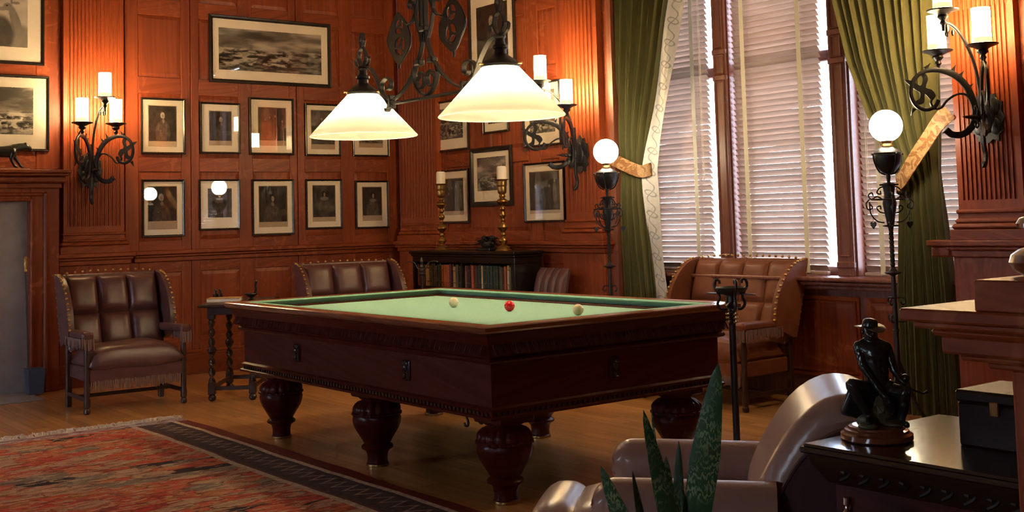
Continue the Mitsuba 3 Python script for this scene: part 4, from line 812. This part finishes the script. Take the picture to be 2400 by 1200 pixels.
for i, c in enumerate(names):
    w = wl[i] if i < nl else wr[i - nl]
    if i == nl: xx = 1.652
    hh = .185 + .03 * RNG.rand() if c not in ('orange-red', 'dark green') else hs.setdefault((c, i // 6), .20)
    bk = thing('book', '%s book spine, %s from the left in the low bookcase' % (c, ordw(i)), 'book', 'books in the low bookcase')
    y0 = BF + .03 + .012 * RNG.rand(); mt = 'cloth_' + c.replace(' ', '_').replace('-', '_')
    cov = [bb(xx + .0008, xx + .0035, y0, y0 + .15, .7225, .7225 + hh), bb(xx + w - .0035, xx + w - .0008, y0, y0 + .15, .7225, .7225 + hh), xf(lathe([(w / 2 - .0008, 0), (w / 2 - .0008, hh)], 12), mv(xx + w / 2, y0 + .002, .7225) @ scl(1, .35, 1))]
    put('cover', cat_(cov), mt, bk, 30)
    put('pages', bb(xx + .0035, xx + w - .0035, y0 + .004, y0 + .145, .727, .718 + hh), 'paper', bk)
    if i % 3 != 1: put('spine_band', cat_([bb(xx + .002, xx + w - .002, y0 - .0040 - w * .13, y0 - .001, .7225 + f * hh, .7225 + f * hh + .005, .001) for f in (.2, .78)]), 'old_brass' if c != 'tan' else 'cloth_dark_brown', bk)
    xx += w
def candlestick(x, y, lab):
    k = thing('candlestick', lab, 'candlestick', 'tall brass candlesticks on the bookcase'); M = mv(x, y, 1.052)
    put('stick', xf(lathe([(.070, 0), (.072, .006), (.055, .02), (.06, .03), (.045, .04), (.02, .055), (.028, .07), (.042, .09), (.03, .11), (.014, .125), (.022, .14), (.016, .155), (.02, .17), (.046, .20), (.048, .21), (.03, .235), (.014, .25), (.022, .265), (.014, .28), (.03, .31), (.018, .335), (.014, .345), (.026, .365), (.016, .385), (.024, .40), (.05, .425), (.045, .44), (.02, .46), (.03, .475), (.022, .49), (.038, .51), (.040, .555), (.036, .56), (.043, .57), (.045, .612), (.058, .618), (.058, .624), (.03, .625)], 32, None, True), M), 'old_brass', k, 35)
    put('candle', xf(lathe([(.042, .6245), (.043, .63), (.043, .72), (.040, .732), (.034, .738), (.02, .731)], 28), M), 'wax', k, 35, label='cream pillar candle')
    put('wick', xf(lathe([(.002, .73), (.002, .752)], 6), M), 'wax', k)
candlestick(1.16, -.27, 'tall brass candlestick with cream pillar candle, at the left end of the bookcase')
candlestick(2.16, -.30, 'tall brass candlestick with cream pillar candle, right of the dark bronze on the bookcase')
k = thing('bronze_ornament', 'dark bronze cluster of leaves on a base, between the two candlesticks', 'sculpture'); M = mv(1.86, -.25, 1.052)
put('base', xf(bb(-.10, .10, -.06, .06, 0, .025, .006), M), 'bronze', k); lf = []
for i in range(70):
    a, e = RNG.rand() * 2 * PI, RNG.uniform(-.1, .7); r = RNG.uniform(.05, .11)
    lf.append(xf(ell((0, 0, 0), (.024, .012, .004), 1), mv(1.25 * r * math.cos(a), .6 * r * math.sin(a), .05 + .065 * RNG.rand() + .02 * e) @ rotz(a) @ roty(-.5 * e + .25 * RNG.randn())))
put('foliage', xf(cat_(lf + [ell((0, 0, .06), (.09, .045, .05)), ell((-.05, 0, .11), (.03, .022, .025)), ell((.06, 0, .105), (.03, .022, .03))]), M), 'bronze', k, 30, kind='stuff')

# ---- slim iron stands
k = thing('candle_stand', 'thin iron floor stand with two curled arms before the bookcase', 'stand'); M = mv(1.34, -.62, 0)
put('pole', xf(cat_([lathe([(.10, 0), (.10, .008), (.03, .02), (.012, .04), (.011, .86)], 14), lathe([(.012, .84), (.034, .85), (.034, .856), (.014, .87), (.022, .885), (.012, .90), (.018, .915), (.010, .935), (.016, .955), (.02, .965), (.012, .98), (.006, 1.0)], 16)]), M), 'iron_light', k, 35)
for s in (-1, 1): put('arm', xf(tube(spline([(0, 0, .90), (s * .03, s * .02, .90), (s * .055, s * .04, .955), (s * .10, s * .07, .965), (s * .12, s * .085, .955)], 18), .006, 6), M @ rotz(.3)), 'iron_light', k, 40)
k = thing('ashtray_stand', 'black iron ashtray stand with coiled snakes at the table corner', 'stand'); M = mv(6.19, -1.87, 0) @ rotz(.65)
q = lambda n, m, sm=35: put(n, xf(m, M), 'iron', k, sm)
q('pole', cat_([lathe([(.13, 0), (.13, .012), (.06, .025), (.03, .05), (.017, .07), (.017, .76), (.022, .77)], 20), lathe([(.018, .84), (.03, .855), (.015, .87), (.013, .92)], 14)]))
kk = q('collar', lathe([(.017, .755)] + [p for i in range(4) for p in ((.017, .765 + i * .02), (.026, .772 + i * .02), (.017, .779 + i * .02))] + [(.02, .845)], 18))
put('collar_beads', xf(cat_([ell((.027 * math.cos(a), .027 * math.sin(a), .772 + i * .02), (.006, .006, .006), 1) for i in range(4) for a in np.arange(6) * PI / 3]), M), 'brass', kk, 30, kind='stuff')
q('bowl', lathe([(.02, .905), (.05, .912), (.075, .928), (.088, .945), (.087, .949), (.075, .937), (.05, .922), (.01, .917)], 32))
for a in np.arange(4) * PI / 2 + .4: q('snake_leg', xf(tube(spline([(.02, 0, .835), (.055, 0, .838), (.072, 0, .865), (.060, 0, .90), (.072, 0, .928)] + ([(.086, 0, .955), (.080, 0, .985), (.062, 0, .985), (.058, 0, .968)] if a > 2.5 or a < 1 else [(.076, 0, .936)]), 34), [.0075] * 26 + [.0065] * 8, 7, (0, 1, 0)), rotz(a)))
for a in (-.5, 2.7): q('match_prong', xf(bb(.06, .14, -.012, .012, .912, .918, .002), rotz(a)))

# ================================================================ desk at the right, with its things
k = thing('desk', 'black lacquered desk end with carved frieze in the right foreground', 'desk'); q = lambda n, m, mt='near_black_wood', sm=35, **kw: put(n, m, mt, k, sm, **kw)
q('top', cat_([bb(8.37, 9.75, -4.05, -3.44, .727, .742, .005), bb(8.378, 9.742, -4.042, -3.448, .74, .75, .004)]), 'lacquer')
q('frieze', trimesh.convex.convex_hull(np.array([(x, y, z) for e, z in ((.015, .727), (.022, .70), (.05, .655)) for x in (8.37 + e, 9.75 - e) for y in (-4.05 + e, -3.44 - e)])))
q('carcase', bb(8.43, 9.69, -3.99, -3.50, .10, .656, .005), 'mahogany')
for sx in (8.44, 9.68):
    for sy in (-3.985, -3.505): q('leg', bb(sx - .03, sx + .03, sy - .03, sy + .03, 0, .12, .006))
cv = []
for x in np.arange(8.48, 9.64, .055): cv.append(xf(tube(spline([(0, 0, -.02), (.02, 0, -.005), (.018, 0, .015), (0, 0, .018), (-.004, 0, .004), (.008, 0, .0)], 14), .0045, 5, (0, 1, 0)), mv(x, -4.022, .69) @ rotx(-.5)))
q('frieze_carving', cat_(cv), 'box_wood', kind='stuff')
for x in (8.47, 8.70): q('drop_pull', xf(lathe([(.003, 0), (.008, .006), (.009, .014), (.004, .022), (.003, .03), (.007, .034), (.007, .05), (.001, .052)], 12), mv(x, -4.0, .575)), 'silver')
# box
k = thing('wooden_box', 'dark wooden box on the desk, half behind the oak pier', 'box')
put('body', bb(8.66, 8.92, -3.80, -3.60, .7505, .855, .004), 'box_wood', k); put('lid', bb(8.655, 8.925, -3.805, -3.595, .856, .885, .006), 'box_wood', k)
put('clasp', xf(bb(-.012, .012, -.003, .003, -.02, .014, .002), mv(8.76, -3.807, .85)), 'old_brass', k)
# ---- bronze statuette: seated figure with a brimmed hat
k = thing('bronze_statuette', 'dark bronze statuette of a seated figure in a brimmed hat on a round base', 'statuette')
SC = np.array([8.478, -3.875, .7505]); R2 = np.array([.607, .795, 0]); F2 = np.array([-.795, .607, 0])
MS = np.eye(4); MS[:3, 0] = R2; MS[:3, 1] = F2; MS[:3, 3] = SC
put('base', xf(lathe([(.082, 0), (.088, .004), (.088, .016), (.080, .02), (.078, .026), (.070, .028), (.068, .034), (.058, .037)], 48), MS), 'rail_wood', k, 35, label='turned wooden base')
J = {'pelvis': (.012, 0, .125, .030), 'waist': (.006, .0, .165, .031), 'chest': (.002, 0, .213, .035), 'neckb': (-.003, -.002, .243, .017), 'head': (-.007, -.008, .270, .0175), 'chin': (-.007, -.020, .260, .011), 'skull': (-.006, -.004, .280, .018),
     'shL': (-.036, 0, .232, .0135), 'elL': (-.031, -.022, .180, .0105), 'wrL': (.004, -.046, .120, .0075), 'haL': (.012, -.052, .108, .008),
     'shR': (.036, 0, .228, .0135), 'elR': (.048, -.012, .172, .0105), 'wrR': (.062, -.040, .140, .0075), 'haR': (.066, -.050, .134, .008),
     'hiL': (-.010, -.008, .122, .022), 'knL': (-.066, -.038, .142, .017), 'caL': (-.055, -.040, .112, .014), 'anL': (-.026, -.038, .060, .009), 'toL': (-.038, -.062, .050, .008),
     'hiR': (.028, -.008, .120, .022), 'knR': (.060, -.046, .122, .017), 'caR': (.058, -.044, .09, .014), 'anR': (.052, -.034, .050, .009), 'toR': (.058, -.058, .044, .008)}
bn = [('pelvis', 'waist'), ('waist', 'chest'), ('chest', 'neckb'), ('neckb', 'head'), ('head', 'chin', 'skull'), ('chest', 'shL', 'neckb'), ('chest', 'shR', 'neckb'), ('shL', 'elL'), ('elL', 'wrL'), ('wrL', 'haL'), ('shR', 'elR'), ('elR', 'wrR'), ('wrR', 'haR'),
      ('pelvis', 'hiL'), ('hiL', 'knL'), ('knL', 'caL'), ('caL', 'anL'), ('anL', 'toL'), ('pelvis', 'hiR'), ('hiR', 'knR'), ('knR', 'caR'), ('caR', 'anR'), ('anR', 'toR')]
for s_, w, h in (('L', 'wrL', 'haL'), ('R', 'wrR', 'haR')):
    hx, hy, hz, _ = J[h]
    for f in range(5):
        nmj = 'f%s%d' % (s_, f); J[nmj] = (hx + (f - 2) * .0042, hy - .012 + (0.006 if f == 4 else 0), hz - .010 + .002 * abs(f - 2), .0024); bn.append((h, nmj))
fg = blob(J, bn, .004, 5); fv = np.array(fg.vertices); fg.vertices = fv + np.array(fg.vertex_normals) * (.003 * (meshkit.fbm(fv * 70) - .5) + .0005 * np.sin(fv[:, 2:3].ravel() * 420 + 5 * np.sin(fv[:, 0] * 90)) * (fv[:, 2] < .24))[:, None]
put('figure', xf(fg, MS), 'bronze', k, True)
put('face', xf(cat_([ell((-.007, -.032, .266), (.0035, .005, .005), 1), ell((-.0125, -.027, .270), (.003, .002, .0018), 1), ell((-.0015, -.027, .270), (.003, .002, .0018), 1), ell((-.007, -.028, .2575), (.005, .003, .0016), 1), ell((-.025, -.006, .268), (.003, .004, .006), 1), ell((.011, -.006, .268), (.003, .004, .006), 1)]), MS), 'bronze', k, 40)
hat = lathe([(.036, .0), (.039, .001), (.020, .006), (.019, .016), (.014, .022), (.004, .024)], 28); v = hat.vertices; rr = np.hypot(v[:, 0], v[:, 1]); v[:, 2] += .006 * np.sin(2 * np.arctan2(v[:, 1], v[:, 0]) + .6) * (rr > .024)
put('hat', xf(hat, MS @ mv(-.006, -.004, .279) @ roty(.06) @ rotx(.12)), 'bronze', k, 40)
rk = ell((.004, .004, .07), (.050, .040, .055), 3); rk.vertices += .004 * np.random.RandomState(3).randn(*rk.vertices.shape)
put('rock', xf(cat_([rk, ell((-.030, -.02, .052), (.026, .022, .022), 2), ell((.036, -.02, .043), (.030, .036, .010), 2), ell((-.036, -.05, .042), (.024, .024, .010), 2)]), MS), 'bronze_green', k, 60)
net = blob({'a': (-.062, -.036, .136, .012), 'b': (-.082, -.02, .076, .012), 'c': (-.02, -.01, .06, .016), 'd': (-.01, -.006, .12, .018)}, [('a', 'b', 'c', 'd')], .008, 6)
put('cloak', xf(net, MS), 'bronze', k, True)
sk2 = blob({'a': (.03, -.01, .125, .026), 'b': (.03, .0, .06, .030), 'c': (-.005, .005, .06, .03), 'd': (0, .005, .125, .028)}, [('a', 'b', 'c', 'd')], .008, 6)
put('skirt', xf(sk2, MS), 'bronze', k, True)
put('rod', xf(cat_([tube([(.066, -.052, .133), (.105, -.05, .118), (.118, -.045, .122)], [.003, .0025, .004], 6), ell((.066, -.04, .155), (.011, .011, .011))]), MS), 'bronze', k, 40)
# ---- silver urn
k = thing('silver_urn', 'lidded silver urn cut by the right edge of the photograph, on the oak step', 'urn'); M = mv(9.165, -4.31, 1.197)
put('body', xf(lathe([(.026, 0), (.030, .003), (.045, .012), (.052, .026), (.048, .04), (.034, .050), (.022, .054), (.022, .066), (.016, .07), (.014, .085)], 40), M), 'silver', k, 35)
put('lid', xf(lathe([(.014, .085), (.034, .090), (.036, .098), (.030, .108), (.012, .115), (.004, .125), (.006, .132), (.001, .136)], 40), M), 'silver', k, 35)

# ================================================================ reclining leather armchair in the foreground
k = thing('leather_armchair', 'pale rose leather reclining armchair in the right foreground, back to the desk', 'armchair')
fa = np.array([-.742, -.670, 0]); la = np.array([.670, -.742, 0])     # forward, to its near side
O = np.array([7.935, -3.735, 0.0]); MA = np.eye(4); MA[:3, 0] = fa; MA[:3, 1] = la; MA[:3, 3] = O
q = lambda n, m, mt='leather_rose', sm=40, par=k: put(n, xf(m, MA), mt, par, sm)
for s, y in ((-1, -.285), (1, .285)):
    pth = np.array([(x, y, .515 + .006 * math.sin(3 * x)) for x in np.r_[np.linspace(-.06, .365, 22), np.linspace(.38, .4385, 13)]])
    sc = [(1, 1)] * 22 + [(.12 + .88 * math.sqrt(max(0, 1 - ((i + 1) / 13) ** 2)),) * 2 for i in range(13)]
    am = sweep(pth, rrect(.15, .17, .07, 6), (0, 0, 1), scale=sc)
    v = am.vertices; w = np.clip((v[:, 0] - .35) / .09, 0, 1); ang = np.arctan2(v[:, 2] - .51, v[:, 1] - y); v[:, 0] += .007 * w * np.sin(ang * 14)
    q('arm', am)
    q('arm_panel', bb(-.02, .39, y - .055, y + .055, .09, .47, .02), 'leather_plum')
q('seat_cushion', xf(pillow(.76, .46, .11, 20, 5, .6), mv(.20, 0, .40)))
q('foot_roll', sweep(spline([(.57, -.21, .425), (.57, 0, .43), (.57, .21, .425)], 20), rrect(.16, .15, .07, 5), (0, 0, 1), scale=[(.6 + .4 * math.sin(PI * min(1, (i + 1) / 5 if i < 10 else (20 - i) / 5) / 2),) * 2 for i in range(20)]))
q('base', bb(-.28, .46, -.23, .23, .09, .36, .03), 'leather_plum')
back = spline([(-.02, .40), (-.06, .53), (-.115, .635), (-.175, .715), (-.238, .757), (-.295, .757), (-.335, .725)], 40)
bp = np.array([(x, 0, z) for x, z in back])
sc = [(1, .75 + .25 * min(1, i / 6)) for i in range(34)] + [(1 - .10 * i, 1 - .14 * i) for i in range(6)]
# section: across the chair = up axis (y); thickness in the plane
bm = sweep(bp, rrect(.128, .525, .062, 7), (0, 1, 0), scale=[(b, a) for a, b in sc])
v = bm.vertices; n_s = (len(v) - 2) // 40; ri = np.arange(len(v)) // n_s; rim = np.clip((np.abs(v[:, 1]) - .20) / .05, 0, 1) * np.clip(1 - (np.abs(v[:, 1]) - .25) / .02, 0, 1); cc = bp[np.clip(ri, 0, 39)]; dv = v - cc; dv[:, 1] = 0; dv /= np.linalg.norm(dv, axis=1, keepdims=True) + 1e-9; v[:] += dv * (.0028 * rim * np.sin(ri * 2.4))[:, None]
q('back_cushion', bm)
sp = [(-.01, .22), (-.012, .40), (-.052, .53), (-.108, .635), (-.168, .70), (-.235, .738), (-.28, .732), (-.312, .70), (-.325, .62), (-.32, .22)]
A = np.array([[1, 0, 0, 0], [0, 0, -1, .30], [0, 1, 0, 0], [0, 0, 0, 1.0]])
shp = trimesh.creation.extrude_polygon(Polygon([tuple(p) for p in spline(sp[:-1], 40)] + [sp[-1]]), .60)
q('back_shell', xf(shp, A), 'leather_plum')
for s_ in (-.301, .301): q('piping', tube([(x, s_, z) for x, z in spline(sp[:-1], 40)], .006, 6, (0, 1, 0)), 'leather_plum')
for sx in (-.24, .42):
    for sy in (-.2, .2): q('foot', bb(sx - .03, sx + .03, sy - .03, sy + .03, 0, .10, .006), 'near_black_wood')

# ================================================================ snake plant
k = thing('snake_plant', 'potted snake plant with mottled upright leaves in the foreground', 'plant'); PB = np.array([8.688, -4.825])
put('pot', xf(lathe([(.10, 0), (.105, .01), (.135, .44), (.145, .46), (.145, .50), (.13, .50), (.125, .46)], 40), mv(*PB, 0)), 'pot_clay', k, 35)
put('soil', xf(lathe([(.126, .44), (.126, .462), (.02, .468)], 24), mv(*PB, 0)), 'soil', k, 35)
def leaf(base, tip, w, bend, twist, cup=.25):
    b, t = np.array(base), np.array(tip); mid = (b + t) / 2 + np.array([bend * R2[0], bend * R2[1], 0])
    P = spline([b, mid, t], 28); u = np.linspace(0, 1, 28)
    wd = w * np.clip(.55 + 1.1 * u - .55 * u * u, 0, 1.1) * np.clip((1 - u) / .30, 0, 1) ** .6 + .0006
    sec = np.array([(x, cup * .5 * x * x * 2) for x in np.linspace(-.5, .5, 7)] + [(x, cup * x * x - .05) for x in np.linspace(.5, -.5, 7)])
    return sweep(P, sec, F2, scale=[(a, a) for a in wd], twist=twist * u)
for bx, tx, dz, tz, w, bd, tw, dep in ((-.012, .111, .45, 1.045, .054, .004, .25, .01), (.02, -.039, .45, .965, .036, .022, -.5, -.015), (-.01, -.123, .45, .865, .038, .012, .3, -.02), (.03, .033, .45, .895, .028, -.004, .9, .03), (-.02, -.059, .45, .842, .018, .004, .5, .02), (-.01, -.014, .45, .955, .010, .008, .2, .05), (-.04, -.05, .45, .80, .022, .01, -.8, .0), (.06, .12, .45, .70, .03, .02, .3, -.03), (.012, .005, .45, .87, .036, .0, -.3, .015)):
    b = np.r_[PB + R2[:2] * bx * .7 + F2[:2] * dep, dz]; t = np.r_[PB + R2[:2] * tx + F2[:2] * dep * 1.3, tz]
    put('leaf', leaf(b, t, w, bd, tw), 'snake_leaf', k, 40)

# ================================================================ things by the fireplace
k = thing('panther_figurine', 'dark bronze prowling panther on the mantel shelf', 'figurine'); MP = mv(.15, -3.93, 1.845) @ rotz(PI / 2)   # local x = ahead
J = {'hip': (-.16, 0, .125, .042), 'belly': (-.04, 0, .120, .038), 'chest': (.07, 0, .125, .046), 'sh': (.10, 0, .145, .036), 'neck': (.15, 0, .158, .030), 'head': (.195, 0, .160, .026), 'muz': (.222, 0, .148, .015), 'jaw': (.215, 0, .138, .011),
     'ear1': (.182, .017, .186, .007), 'ear2': (.182, -.017, .186, .007), 'eb1': (.185, .014, .175, .008), 'eb2': (.185, -.014, .175, .008),
     'fa1': (.085, .026, .12, .026), 'fe1': (.12, .026, .07, .014), 'ff1': (.155, .026, .02, .010), 'fp1': (.172, .026, .011, .010), 'fa2': (.08, -.026, .12, .026), 'fe2': (.065, -.026, .07, .014), 'ff2': (.09, -.026, .02, .010), 'fp2': (.108, -.026, .011, .010),
     'ha1': (-.155, .026, .11, .034), 'hk1': (-.13, .028, .065, .018), 'hh1': (-.185, .028, .045, .010), 'hf1': (-.17, .028, .011, .010), 'hp1': (-.15, .028, .010, .009), 'ha2': (-.165, -.026, .11, .034), 'hk2': (-.165, -.028, .06, .018), 'hh2': (-.225, -.028, .045, .010), 'hf2': (-.215, -.028, .011, .010), 'hp2': (-.195, -.028, .010, .009),
     't0': (-.195, 0, .14, .014), 't1': (-.25, 0, .11, .010), 't2': (-.31, 0, .09, .009), 't3': (-.35, 0, .11, .008)}
bn = [('hip', 'belly'), ('belly', 'chest'), ('chest', 'sh'), ('sh', 'neck'), ('neck', 'head'), ('head', 'muz', 'jaw'), ('eb1', 'ear1'), ('eb2', 'ear2'), ('head', 'eb1'), ('head', 'eb2'), ('chest', 'fa1'), ('fa1', 'fe1'), ('fe1', 'ff1'), ('ff1', 'fp1'), ('chest', 'fa2'), ('fa2', 'fe2'), ('fe2', 'ff2'), ('ff2', 'fp2'), ('hip', 'ha1'), ('ha1', 'hk1'), ('hk1', 'hh1'), ('hh1', 'hf1'), ('hf1', 'hp1'), ('hip', 'ha2'), ('ha2', 'hk2'), ('hk2', 'hh2'), ('hh2', 'hf2'), ('hf2', 'hp2'), ('hip', 't0'), ('t0', 't1'), ('t1', 't2'), ('t2', 't3')]
put('body', xf(blob(J, bn, .009, 6), MP @ mv(0, 0, .012) @ scl(1.0, 1.15, 1.12)), 'bronze', k, True)
put('face', xf(cat_([ell((.213, .013, .170), (.004, .003, .003), 1), ell((.213, -.013, .170), (.004, .003, .003), 1), ell((.237, 0, .152), (.004, .006, .004), 1)]), MP @ mv(0, 0, .012)), 'brass', k, 30)
put('base', xf(bb(-.25, .21, -.055, .055, 0, .014, .004), MP), 'rail_wood', k)
k = thing('fire_poker', 'slim fire poker with brass handle leaning on the grey stone', 'poker')
put('rod', tube([(.19, -3.725, .02), (.205, -3.755, 1.02)], .006, 8, (1, 0, 0)), 'iron_light', k, 40)
put('handle', xf(lathe([(.008, 0), (.014, .01), (.009, .03), (.017, .06), (.012, .09), (.018, .11), (.010, .125), (.004, .13)], 16), mv(.205, -3.755, 1.0)), 'brass', k, 35)
k = thing('ash_bin', 'small blue grey bin on the floor beside the fireplace stone', 'bin')
put('body', xf(cat_([frame_loop([(0, .0), (.012, .205), (.006, .205), (-.006, .008), (-.006, 0)], .055, .055), bb(-.055, .055, -.055, .055, 0.0, .008)]), mv(.27, -3.70, .012)), 'blue_bin', k)

# ================================================================ framed prints
def picture(wall, a0, a1, z0, z1, fw, m, cap, style, seed, label, tilt=0.0, md=.0):
    k = thing('framed_print', label, 'picture', 'framed prints on the panelling')
    w, h = a1 - a0, z1 - z0; c = ((a0 + a1) / 2, (z0 + z1) / 2)
    # local: x right, y up, z out of the wall
    M = np.array([[0, 0, 1, .002], [1, 0, 0, c[0]], [0, 1, 0, c[1]], [0, 0, 0, 1.0]]) if wall == 'left' else np.array([[1, 0, 0, c[0]], [0, 0, -1, -.002], [0, 1, 0, c[1]], [0, 0, 0, 1.0]])
    M = M @ rotz(tilt)
    put('frame', xf(frame_loop([(0, 0), (0, .016), (-.004, .022), (-fw * .55, .020), (-fw, .012), (-fw, 0)], w / 2, h / 2), M), 'frame_black', k)
    rect = lambda x0, x1, y0, y1, z: trimesh.Trimesh([(x0, y0, z), (x1, y0, z), (x1, y1, z), (x0, y1, z)], [(0, 1, 2), (0, 2, 3)], process=False)
    ix, iy = w / 2 - fw + .001, h / 2 - fw + .001
    put('mat', xf(bb(-ix, ix, -iy, iy, .001, .006), M), 'mat_board', k)
    l, r, t, b = m; x0, x1, y0, y1 = -ix + l, ix - r, -iy + b, iy - t
    if cap: put('sheet', xf(bb(x0 - .006, x1 + .006, y0 - cap, y1 + .006, .006, .0066), M), 'print_paper', k)
    e = .004; uv = np.array([(seed + e, style + e), (seed + 1 - e, style + e), (seed + 1 - e, style + 1 - e), (seed + e, style + 1 - e)])
    put('print', xf(rect(x0, x1, y0, y1, .0072), M), 'print_ink', k, uv=uv)
    put('pane', xf(rect(-ix, ix, -iy, iy, .0105), M), 'glass_pane', k)
P0 = (.05, .05, .05, .07)
picture('left', -2.07, -.79, 2.68, 3.325, .036, (.06, .07, .085, .09), 0, 1, 3, 'long black framed engraving of beasts under a stormy sky, largest on the left wall')
picture('left', -2.72, -2.31, 2.00, 2.51, .018, (.055, .065, .055, .10), .05, 0, 1, 'framed dark portrait nearest the sconce, upper row on the left wall')
picture('left', -2.165, -1.77, 2.01, 2.49, .018, (.075, .07, .065, .105), .045, 0, 5, 'framed portrait of a dark-coated sitter, second in the upper row')
picture('left', -1.675, -1.21, 2.005, 2.555, .020, (.075, .065, .075, .12), .05, 2, 9, 'framed print with strong window glare, third in the upper row')
picture('left', -1.085, -.695, 2.00, 2.52, .018, (.05, .05, .05, .10), .05, 2, 13, 'framed dim print below the left lamp shade, fourth in the upper row')
picture('left', -.555, -.13, 2.00, 2.51, .018, (.06, .06, .06, .12), .045, 1, 17, 'framed print mostly hidden by the left lamp shade, fifth in the upper row')
picture('left', -2.715, -2.32, 1.25, 1.77, .020, (.04, .055, .045, .125), .075, 0, 21, 'framed portrait of a pale haired old sitter in profile, first in the lower row')
picture('left', -2.18, -1.78, 1.30, 1.77, .016, (.07, .065, .07, .10), .0, 0, 2, 'framed small pale-matted portrait with glare, second in the lower row')
picture('left', -1.655, -1.22, 1.235, 1.77, .018, (.055, .055, .05, .11), .05, 0, 30, 'framed print of a standing figure, third in the lower row')
picture('left', -1.09, -.69, 1.28, 1.77, .018, (.06, .06, .045, .10), .045, 0, 34, 'framed portrait of a long haired seated woman, fourth in the lower row')
picture('left', -.535, -.15, 1.27, 1.755, .018, (.065, .065, .05, .115), .055, 0, 38, 'framed portrait of a woman in a bonnet, fifth in the lower row by the corner')
picture('left', -4.45, -3.555, 2.745, 3.65, .028, (.07, .11, .07, .12), 0, 3, 41, 'framed print of deer at the top left corner of the photograph')
picture('left', -4.45, -3.515, 2.01, 2.655, .022, (.08, .11, .085, .12), 0, 1, 45, 'framed crowded hunting scene above the mantel with the panther')
picture('back', .675, 1.265, 2.0, 2.50, .020, (.08, .075, .06, .10), .0, 1, 52, 'framed dark landscape at the upper left of the back wall, by the corner pilaster')
picture('back', .715, 1.245, 1.30, 1.82, .020, (.09, .075, .07, .10), .04, 2, 55, 'framed dim interior print behind the left candlestick')
picture('back', 1.285, 1.935, 1.45, 2.00, .046, (.06, .05, .05, .10), 0, 1, 59, 'thick black framed landscape with trees behind the right candlestick')
picture('back', 1.51, 1.90, 2.125, 2.47, .018, (.06, .05, .05, .07), 0, 1, 63, 'small framed print just under the right lamp shade on the back wall')
picture('back', 2.12, 2.64, 1.955, 2.52, .018, (.07, .06, .06, .10), 0, 1, 66, 'framed print behind the scrollwork of the sconce left of the windows')
picture('back', 2.105, 2.665, 1.29, 1.815, .018, (.06, .055, .065, .09), .03, 2, 70, 'framed dim print of standing figures, lower right on the back wall')
picture('back', 1.315, 2.035, 2.60, 3.46, .034, (.09, .08, .10, .12), 0, 0, 75, 'tall black framed print behind the right lamp shade, highest on the back wall')
